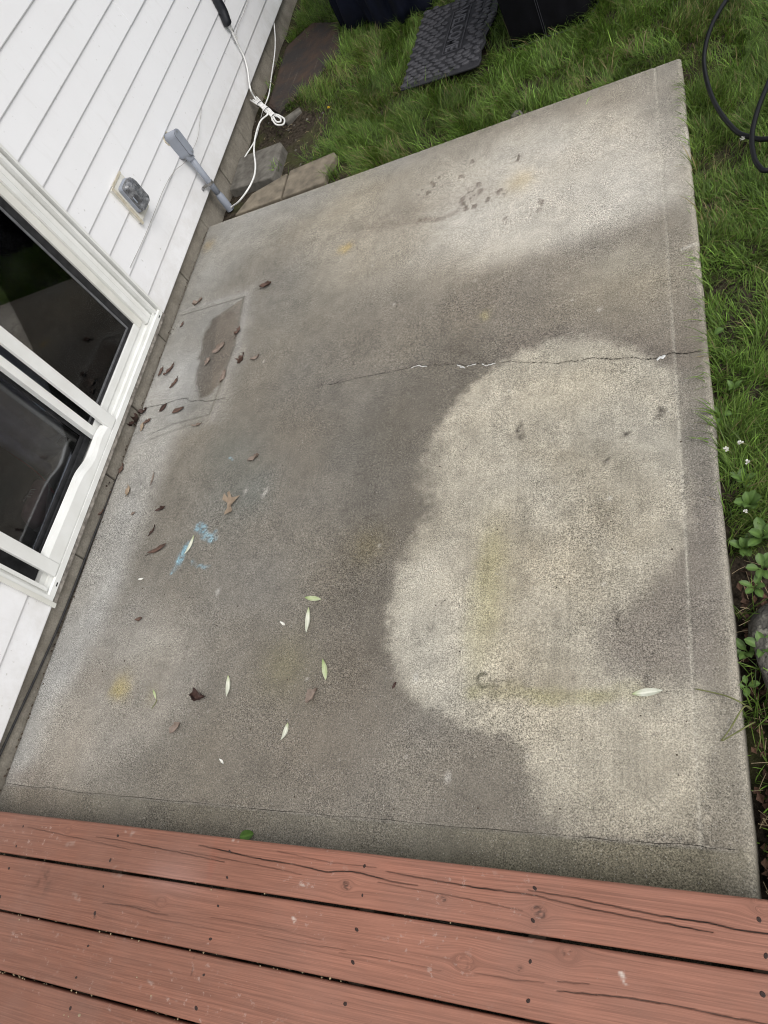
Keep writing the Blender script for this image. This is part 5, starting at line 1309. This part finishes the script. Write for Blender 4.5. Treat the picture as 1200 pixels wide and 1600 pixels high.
# the lawn farther out, coarser
NF = 60000
fx_ = rng.uniform(-2.4, 5.0, NF); fy_ = rng.uniform(-1.5, 9.0, NF)
k_ = ((fx_ > 0.62) | (fy_ > 5.6)) & ~((fx_ < 0.7) & (fy_ < 0.2))
fx_, fy_ = fx_[k_], fy_[k_]; n_ = len(fx_)
setp(link('grass', blades('grass', np.c_[fx_, fy_, soil_height(fx_, fy_)], rng.uniform(0.05, 0.10, n_), rng.uniform(0.007, 0.014, n_), rng.uniform(0, 6.28, n_), rng.uniform(0.3, 1.0, n_), tints(n_, fx_, fy_)), M_grass), 'coarser lawn stretching away beyond the patio', 'grass', kind='stuff')
# tufts: longer blades at the slab edges, in the gap and between the paving stones
tx, ty, tz_, th_, ta, tl_ = [], [], [], [], [], []
def tuft(x, y, z, n_, hm, spread, az=None, lean=0.7):
    for _ in range(n_):
        tx.append(x + random.gauss(0, spread)); ty.append(y + random.gauss(0, spread)); tz_.append(z); th_.append(hm * random.uniform(0.6, 1.2))
        ta.append(random.uniform(0, 6.28) if az is None else az + random.gauss(0, 0.6)); tl_.append(lean * random.uniform(0.5, 1.4))
for k in range(46):
    y = random.uniform(1.0, 3.1); tuft(XR + 0.012, y, -0.045, random.randint(3, 9), 0.085, 0.010, PI, 0.75)
for k in range(36):
    x = random.uniform(-1.75, -0.15); tuft(x, y_far(x) + 0.02, -0.045, random.randint(3, 9), 0.085, 0.012, -PI / 2, 0.55)
p = G(518, 272, -0.03); tuft(p.x, p.y, -0.05, 60, 0.075, 0.022)
p = G(430, 262, -0.03); tuft(p.x, p.y, -0.05, 16, 0.06, 0.012)
p = G(1180, 1110, -0.04); tuft(p.x, p.y, -0.10, 60, 0.10, 0.022)
p = G(1163, 955, -0.04); tuft(p.x, p.y, -0.09, 10, 0.09, 0.014)
p = G(1186, 1040, -0.04); tuft(p.x, p.y, -0.09, 18, 0.10, 0.02)
for px, py in ((425, 130), (416, 158), (440, 100), (455, 60), (405, 165), (470, 30), (480, 60)):
    p = G(px, py, -0.04); tuft(p.x, p.y, -0.055, 16, 0.06, 0.02)
for k in range(9):
    p = G(1185, 1180 + 22 * k, -0.08); tuft(p.x, p.y, -0.11, 3, 0.05, 0.015, lean=1.1)
n_ = len(tx); tx, ty = np.array(tx), np.array(ty)
okk = (tx > XR + 0.003) | (ty > y_far(tx) + 0.003)
tarr = lambda a: np.array(a)[okk]
setp(link('grass_tufts', blades('grass_tufts', np.c_[tx, ty, np.array(tz_)][okk], tarr(th_), rng.uniform(0.002, 0.0042, okk.sum()), tarr(ta), tarr(tl_), tints(okk.sum(), tx[okk], ty[okk]) * 1.1), M_grass), 'longer grass tufts along the slab edges and stones', 'grass', kind='stuff')
# a few long stalks that lean over the slab
for k, (pts, lab) in enumerate([([(1175, 1108, -0.06), (1162, 1105, 0.03), (1140, 1140, 0.015), (1126, 1158, 0.004)], 'bent grass stalk with pale tip leaning over the slab above the deck corner'),
                                ([(1175, 1110, -0.06), (1158, 1098, 0.02), (1130, 1086, 0.012), (1085, 1076, 0.004)], 'long thin grass stalk lying across the score line'),
                                ([(1180, 1128, -0.06), (1172, 1132, 0.02), (1150, 1145, 0.02), (1128, 1158, 0.01)], 'short grass stalk beside the bent one over the slab edge')]):
    o = MB().tube(spline([G(a, b, z) for a, b, z in pts], 6), [0.0019] * 12 + [0.0015] * 6 + [0.0007], 5).build('grass_stalk', M_stem, smooth=True)
    setp(o, lab, 'grass stalk', 'grass stalks leaning over the slab')
for k, (a, b) in enumerate([((1005, 85), (1010, 46)), ((978, 92), (990, 62)), ((950, 100), (951, 85))]):
    p0, p1 = G(*a, -0.04), WP(*b, G(*a, -0.04).x)
    p1 = G(b[0], b[1], 0.05)
    o = MB().tube(spline([p0, p0.lerp(p1, 0.5) + Vector((0, 0, 0.015)), p1], 5), [0.0016] * 9 + [0.0012, 0.0006], 5).build('grass_stalk', M_straw, smooth=True)
    setp(o, ['tall dry grass stalk near the far slab corner', 'dry grass stalk with white tip near the far slab corner', 'short dry grass stalk left of the white-tipped one'][k], 'grass stalk', 'grass stalks leaning over the slab')

# leaf litter, straw and crumbs in the gap and on bare soil
lm_ = MB(); rl = random.Random(21)
for k in range(170):
    y = rl.uniform(0.0, 0.95); x = rl.uniform(XR + 0.012, XR + 0.085); z = -0.105 + rl.uniform(0, 0.02)
    a = rl.uniform(0, 6.28); L_ = rl.uniform(0.012, 0.032); W_ = L_ * rl.uniform(0.4, 0.8); ti = rl.uniform(-0.8, 0.8)
    d = Vector((math.cos(a) * math.cos(ti), math.sin(a) * math.cos(ti), math.sin(ti))); s = Vector((-math.sin(a), math.cos(a), rl.uniform(-0.5, 0.5)))
    c = Vector((x, y, z))
    lm_.add([c - d * L_ / 2, c + s * W_ / 2 + Vector((0, 0, 0.004)), c + d * L_ / 2, c - s * W_ / 2 + Vector((0, 0, 0.003)), c + Vector((0, 0, -0.003))], [(0, 1, 4), (1, 2, 4), (2, 3, 4), (3, 0, 4)])
setp(lm_.build('leaf_litter', M_litter), 'brown leaf litter in the gap beside the slab', 'leaf litter', kind='stuff')
sm_ = MB()
def straw(x, y, z, L_, r_=0.0008):
    a = rl.uniform(0, 6.28); d = Vector((math.cos(a), math.sin(a), rl.uniform(-0.3, 0.3))) * L_ / 2; c = Vector((x, y, z))
    sm_.tube([c - d, c + Vector((0, 0, 0.004)), c + d], r_, 4)
for k in range(90): straw(rl.uniform(XR + 0.012, XR + 0.09), rl.uniform(0.0, 0.95), -0.09 + rl.uniform(0, 0.015), rl.uniform(0.02, 0.06))
for k in range(140):
    p = G(rl.uniform(395, 560), rl.uniform(150, 330), -0.06)
    if p.y > y_far(p.x) + 0.02: straw(p.x, p.y, float(soil_height(np.array([p.x]), np.array([p.y]))[0]) + 0.003, rl.uniform(0.01, 0.05))
setp(sm_.build('straw', M_straw), 'dry straw bits on the soil and in the gap', 'straw', kind='stuff')

def chip(mb, c, s, flat=0.5):
    a = rl.uniform(0, 6.28); n_ = 5
    pts = [(c[0] + s * rl.uniform(0.6, 1.1) * math.cos(a + 2 * PI * k / n_), c[1] + s * rl.uniform(0.5, 1.0) * math.sin(a + 2 * PI * k / n_)) for k in range(n_)]
    k0 = [(x, y, c[2]) for x, y in pts] + [(c[0], c[1], c[2] + s * flat)]
    mb.add(k0, [(k, (k + 1) % n_, n_) for k in range(n_)])
cr = MB()
for k in range(420):                                # debris packed into the joint by the foundation
    y = rl.uniform(0.1, 3.15); 
    dens_ = 0.35 + 0.65 * float(vnoise(np.array([y * 6.0]), np.array([0.5]), 300)[0])
    if rl.random() > dens_: continue
    chip(cr, (XL - 0.012 + abs(rl.gauss(0, 0.012)), y, -0.002 + rl.uniform(0, 0.004)), rl.uniform(0.002, 0.006))
for k in range(260):
    px, py = rl.uniform(100, 450), rl.uniform(400, 1150); p = G(px, py)
    if p.x < XL + 0.01: continue
    if rl.random() > math.exp(-(p.x - XL) * 2.2): continue
    chip(cr, (p.x, p.y, 0.001), rl.uniform(0.0015, 0.0042))
for k in range(130):
    p = G(rl.uniform(60, 1080), rl.uniform(300, 1280)); chip(cr, (p.x, p.y, 0.001), rl.uniform(0.0012, 0.0036))
setp(cr.build('crumbs', M_crumb), 'dark crumbs of debris on the slab and in the wall joint', 'debris', kind='stuff')
gp = MB()
for k in range(80):                                # seeds and chips caught in the deck gaps
    gap = rl.choice([0.0135, -0.1345, -0.1345, -0.2795, -0.2795, -0.2795]); x = rl.uniform(-2.3, -0.2) if gap > 0 else rl.uniform(-2.2, -0.9)
    chip(gp, (x, gap + rl.gauss(0, 0.0025), ZD - rl.uniform(0.004, 0.012)), rl.uniform(0.0015, 0.0036), 0.6)
for px, py in ((100, 1586), (124, 1586), (107, 1588), (236, 1556), (30, 1437), (217, 1470), (214, 1527), (330, 1390)):
    p = G(px, py, ZD); chip(gp, (p.x, p.y, ZD + 0.0002), 0.003 if px != 124 else 0.006, 0.4)
setp(gp.build('wood_chips', M_straw), 'pale chips and seeds caught in the deck gaps', 'debris', kind='stuff')
pb_ = MB()
for k in range(90):
    p = G(rl.uniform(395, 560), rl.uniform(170, 335), -0.06)
    if p.y > y_far(p.x) + 0.015: chip(pb_, (p.x, p.y, float(soil_height(np.array([p.x]), np.array([p.y]))[0])), rl.uniform(0.003, 0.012), 0.7)
setp(pb_.build('pebbles', M_stone_g), 'pebbles on the bare soil by the paving stones', 'gravel', kind='stuff')

# ================================================================== LEAVES ON THE SLAB AND DECK
GW, GB_ = 'pale lance-shaped leaves on the slab', 'dead brown leaves on the slab'
put_leaf((305, 838), (290, 868), 0.019, M_lwhite, 'pale lance-shaped leaf lying across the blue chalk mark', grp=GW, seed=1, curl=0.22, fold=0.35)
put_leaf((484, 950), (480, 990), 0.020, M_lwhite, 'pale lance-shaped leaf just below the small green leaf', grp=GW, seed=2, curl=0.16, fold=0.6)
put_leaf((506, 1030), (510, 1064), 0.020, M_lgreen, 'pale green lance-shaped leaf above the folded grey-brown leaf', grp=GW, seed=3, curl=0.18, fold=0.35, twist=-0.5)
put_leaf((359, 1056), (356, 1090), 0.020, M_lwhite, 'pale lance-shaped leaf with a dark nick, right of the crumpled leaf', grp=GW, seed=4, curl=0.25, fold=0.5)
put_leaf((451, 1130), (441, 1158), 0.018, M_lwhite, 'pale lance-shaped leaf nearest the deck', grp=GW, seed=5, curl=0.28, fold=0.2, twist=0.6)
put_leaf((988, 1085), (1036, 1079), 0.022, M_lwhite, 'large pale leaf with green base on the scrubbed patch at right', grp=GW, seed=6, curl=0.10, fold=0.3)
put_leaf((477, 934), (503, 937), 0.019, M_lgreen, 'small green-edged leaf lying crosswise above a pale leaf', grp=GW, seed=7, curl=0.12, fold=0.3)
put_leaf((240, 1078), (245, 1093), 0.010, M_lgreen, 'tiny curled green leaf on a bent stalk', seed=8, curl=0.2, fold=0.5, stem=0.0)
setp(MB().tube(spline([G(245, 1093, 0.003), G(243, 1098, 0.005), G(237, 1107, 0.002)], 4), 0.0014, 5).build('stalk', M_stem), 'bent green stalk below the tiny curled leaf', 'stalk')
put_leaf((376, 1308), (398, 1303), 0.030, M_green, 'fresh green leaf on the slab against the deck edge', seed=9, curl=0.2, fold=0.3, shape='oval', z=0.006)
# lobed oak leaf
ok_ = [(352, 772), (358, 779), (357, 771), (361, 769), (363, 778), (371, 777), (377, 775), (369, 784), (364, 789), (360, 794), (364, 798), (364, 801), (358, 802), (352, 806), (352, 800), (356, 795), (356, 786), (349, 782)]
pw = [G(a, b, 0.002) for a, b in ok_]; c = sum(pw, Vector()) / len(pw)
vs = [(p.x - c.x, p.y - c.y, 0.002 + 0.10 * (p - c).length + random.uniform(-0.002, 0.004)) for p in pw]
m_ = MB(); m_.add(vs + [(0, 0, 0.001)], [(k, (k + 1) % len(vs), len(vs)) for k in range(len(vs))])
o = m_.build('leaf', M_tan); o.location = c; setp(o, 'tan pointed-lobed oak leaf above the blue chalk marks', 'leaf', GB_)
BL = [((480, 1100), (498, 1077), 0.036, M_grey, 'folded grey-brown leaf below the pale green one', dict(fold=0.9, curl=0.25, jag=0.25)),
      ((302, 1094), (324, 1086), 0.036, M_dark, 'crumpled dark brown leaf left of a pale leaf', dict(fold=0.8, curl=0.5, jag=0.6, twist=1.2)),
      ((269, 1147), (284, 1130), 0.034, M_grey, 'folded greyish leaf standing up, nearest leaf to the deck on the left', dict(fold=1.0, curl=0.35, jag=0.2)),
      ((233, 866), (263, 851), 0.026, M_brown, 'long reddish-brown leaf left of the blue chalk', dict(fold=0.35, curl=0.25, jag=0.12, stem=0.02)),
      ((245, 800), (261, 792), 0.018, M_dark, 'small dark curled leaf left of the oak leaf', dict(fold=0.7, curl=0.3, jag=0.4)),
      ((201, 777), (202, 758), 0.024, M_tan, 'small tan leaf near the wall joint', dict(fold=0.4, curl=0.3, jag=0.35)),
      ((233, 839), (244, 821), 0.014, M_dark, 'thin dark red leaf sliver above the long reddish leaf', dict(fold=0.5, curl=0.2, jag=0.4)),
      ((389, 722), (407, 712), 0.024, M_grey, 'curled brownish leaf above the oak leaf', dict(fold=0.7, curl=0.4, jag=0.5)),
      ((408, 451), (426, 443), 0.034, M_brown, 'lone brown leaf farthest from the deck on the open slab', dict(fold=0.5, curl=0.35, jag=0.4, stem=0.015)),
      ((369, 525), (377, 512), 0.030, M_brown, 'brown curled leaf at the right rim of the mat stain', dict(fold=0.6, curl=0.4, jag=0.3, stem=0.02)),
      ((333, 552), (353, 536), 0.045, M_grey, 'largest greyish leaf lying on the dark mat stain', dict(fold=0.15, curl=0.12, jag=0.2, shape='oval')),
      ((321, 572), (330, 559), 0.028, M_grey, 'small greyish leaf on the dark mat stain', dict(fold=0.2, curl=0.2, jag=0.35)),
      ((374, 571), (383, 553), 0.030, M_brown, 'dark ragged leaf right of the mat stain', dict(fold=0.6, curl=0.3, jag=0.6)),
      ((393, 564), (407, 556), 0.020, M_grey, 'small curled leaf right of the dark ragged leaf', dict(fold=0.6, curl=0.4, jag=0.4)),
      ((345, 598), (354, 579), 0.034, M_grey, 'skeletal pale leaf at the lower right of the mat stain', dict(fold=0.15, curl=0.15, jag=0.3)),
      ((249, 589), (257, 574), 0.020, M_brown, 'brown leaf nearest the wall in a row of three', dict(fold=0.6, curl=0.3, jag=0.3)),
      ((259, 589), (275, 568), 0.022, M_brown, 'slender brown leaf, middle of a row of three by the wall', dict(fold=0.6, curl=0.3, jag=0.4)),
      ((267, 608), (280, 590), 0.026, M_brown, 'brown leaf outermost in a row of three by the wall', dict(fold=0.3, curl=0.2, jag=0.35)),
      ((250, 644), (262, 631), 0.030, M_dark, 'dark brown leaf below the mat stain, nearer the wall of two', dict(fold=0.2, curl=0.15, jag=0.15, shape='oval')),
      ((270, 646), (289, 637), 0.030, M_brown, 'brown leaf below the mat stain, farther from the wall of two', dict(fold=0.2, curl=0.15, jag=0.2, shape='oval')),
      ((219, 648), (231, 639), 0.030, M_dark, 'dark leaf topmost in the clump by the foundation', dict(fold=0.5, curl=0.4, jag=0.5)),
      ((206, 669), (220, 652), 0.045, M_dark, 'dark crumpled leaf wedged against the foundation in the clump', dict(fold=0.9, curl=0.5, jag=0.6)),
      ((221, 675), (226, 662), 0.022, M_tan, 'small light tan leaf at the bottom of the clump by the foundation', dict(fold=0.4, curl=0.3, jag=0.4)),
      ((224, 664), (238, 655), 0.024, M_brown, 'brown leaf at the right of the clump by the foundation', dict(fold=0.4, curl=0.3, jag=0.3)),
      ((163, 772), (175, 748), 0.040, M_dark, 'dark red leaf clinging to the foundation below the clump', dict(fold=0.7, curl=0.3, jag=0.4)),
      ((188, 741), (195, 726), 0.022, M_brown, 'small reddish leaf just above the one on the foundation', dict(fold=0.5, curl=0.3, jag=0.4)),
      ((155, 806), (164, 797), 0.016, M_brown, 'small reddish leaf lowest in the wall joint', dict(fold=0.6, curl=0.4, jag=0.4)),
      ((304, 479), (318, 467), 0.026, M_grey, 'skeletal grey leaf at the top rim of the mat stain', dict(fold=0.4, curl=0.3, jag=0.6)),
      ((283, 512), (288, 503), 0.016, M_brown, 'small brown leaf bit near the top of the mat stain', dict(fold=0.5, curl=0.3, jag=0.3)),
      ((300, 666), (318, 662), 0.014, M_grey, 'flat weathered leaf bit at the lower rim of the mat stain', dict(fold=0.2, curl=0.2, jag=0.5)),
      ((205, 806), (213, 800), 0.016, M_grey, 'small grey-brown leaf bit between the wall and the dark curled leaf', dict(fold=0.4, curl=0.3, jag=0.4)),
      ((236, 760), (242, 735), 0.010, M_grey, 'narrow faded leaf sliver right of the small tan leaf', dict(fold=0.3, curl=0.1, jag=0.3)),
      ((213, 970), (224, 966), 0.018, M_brown, 'small curled brown leaf on the pale area at left', dict(fold=0.6, curl=0.5, jag=0.3)),
      ((614, 1077), (620, 1066), 0.011, M_dark, 'tiny dark red leaf bit at the edge of the scrubbed patch', dict(fold=0.9, curl=0.4, jag=0.2))]
for k, (a, b, w_, m_, lab, kw) in enumerate(BL):
    put_leaf(a, b, w_, m_, lab, grp=GB_, seed=40 + k, **kw)
for k, (a, b, lab) in enumerate([((217, 906), (226, 904), 'single white petal left of the chalk marks'), ((439, 972), (447, 978), 'tiny pale husk left of the pale leaves'), ((344, 1186), (351, 1194), 'small white curled husk near the deck')]):
    put_leaf(a, b, 0.009, M_petal, lab, name='petal', cat='petal', seed=90 + k, curl=0.4, fold=0.5, jag=0.2)
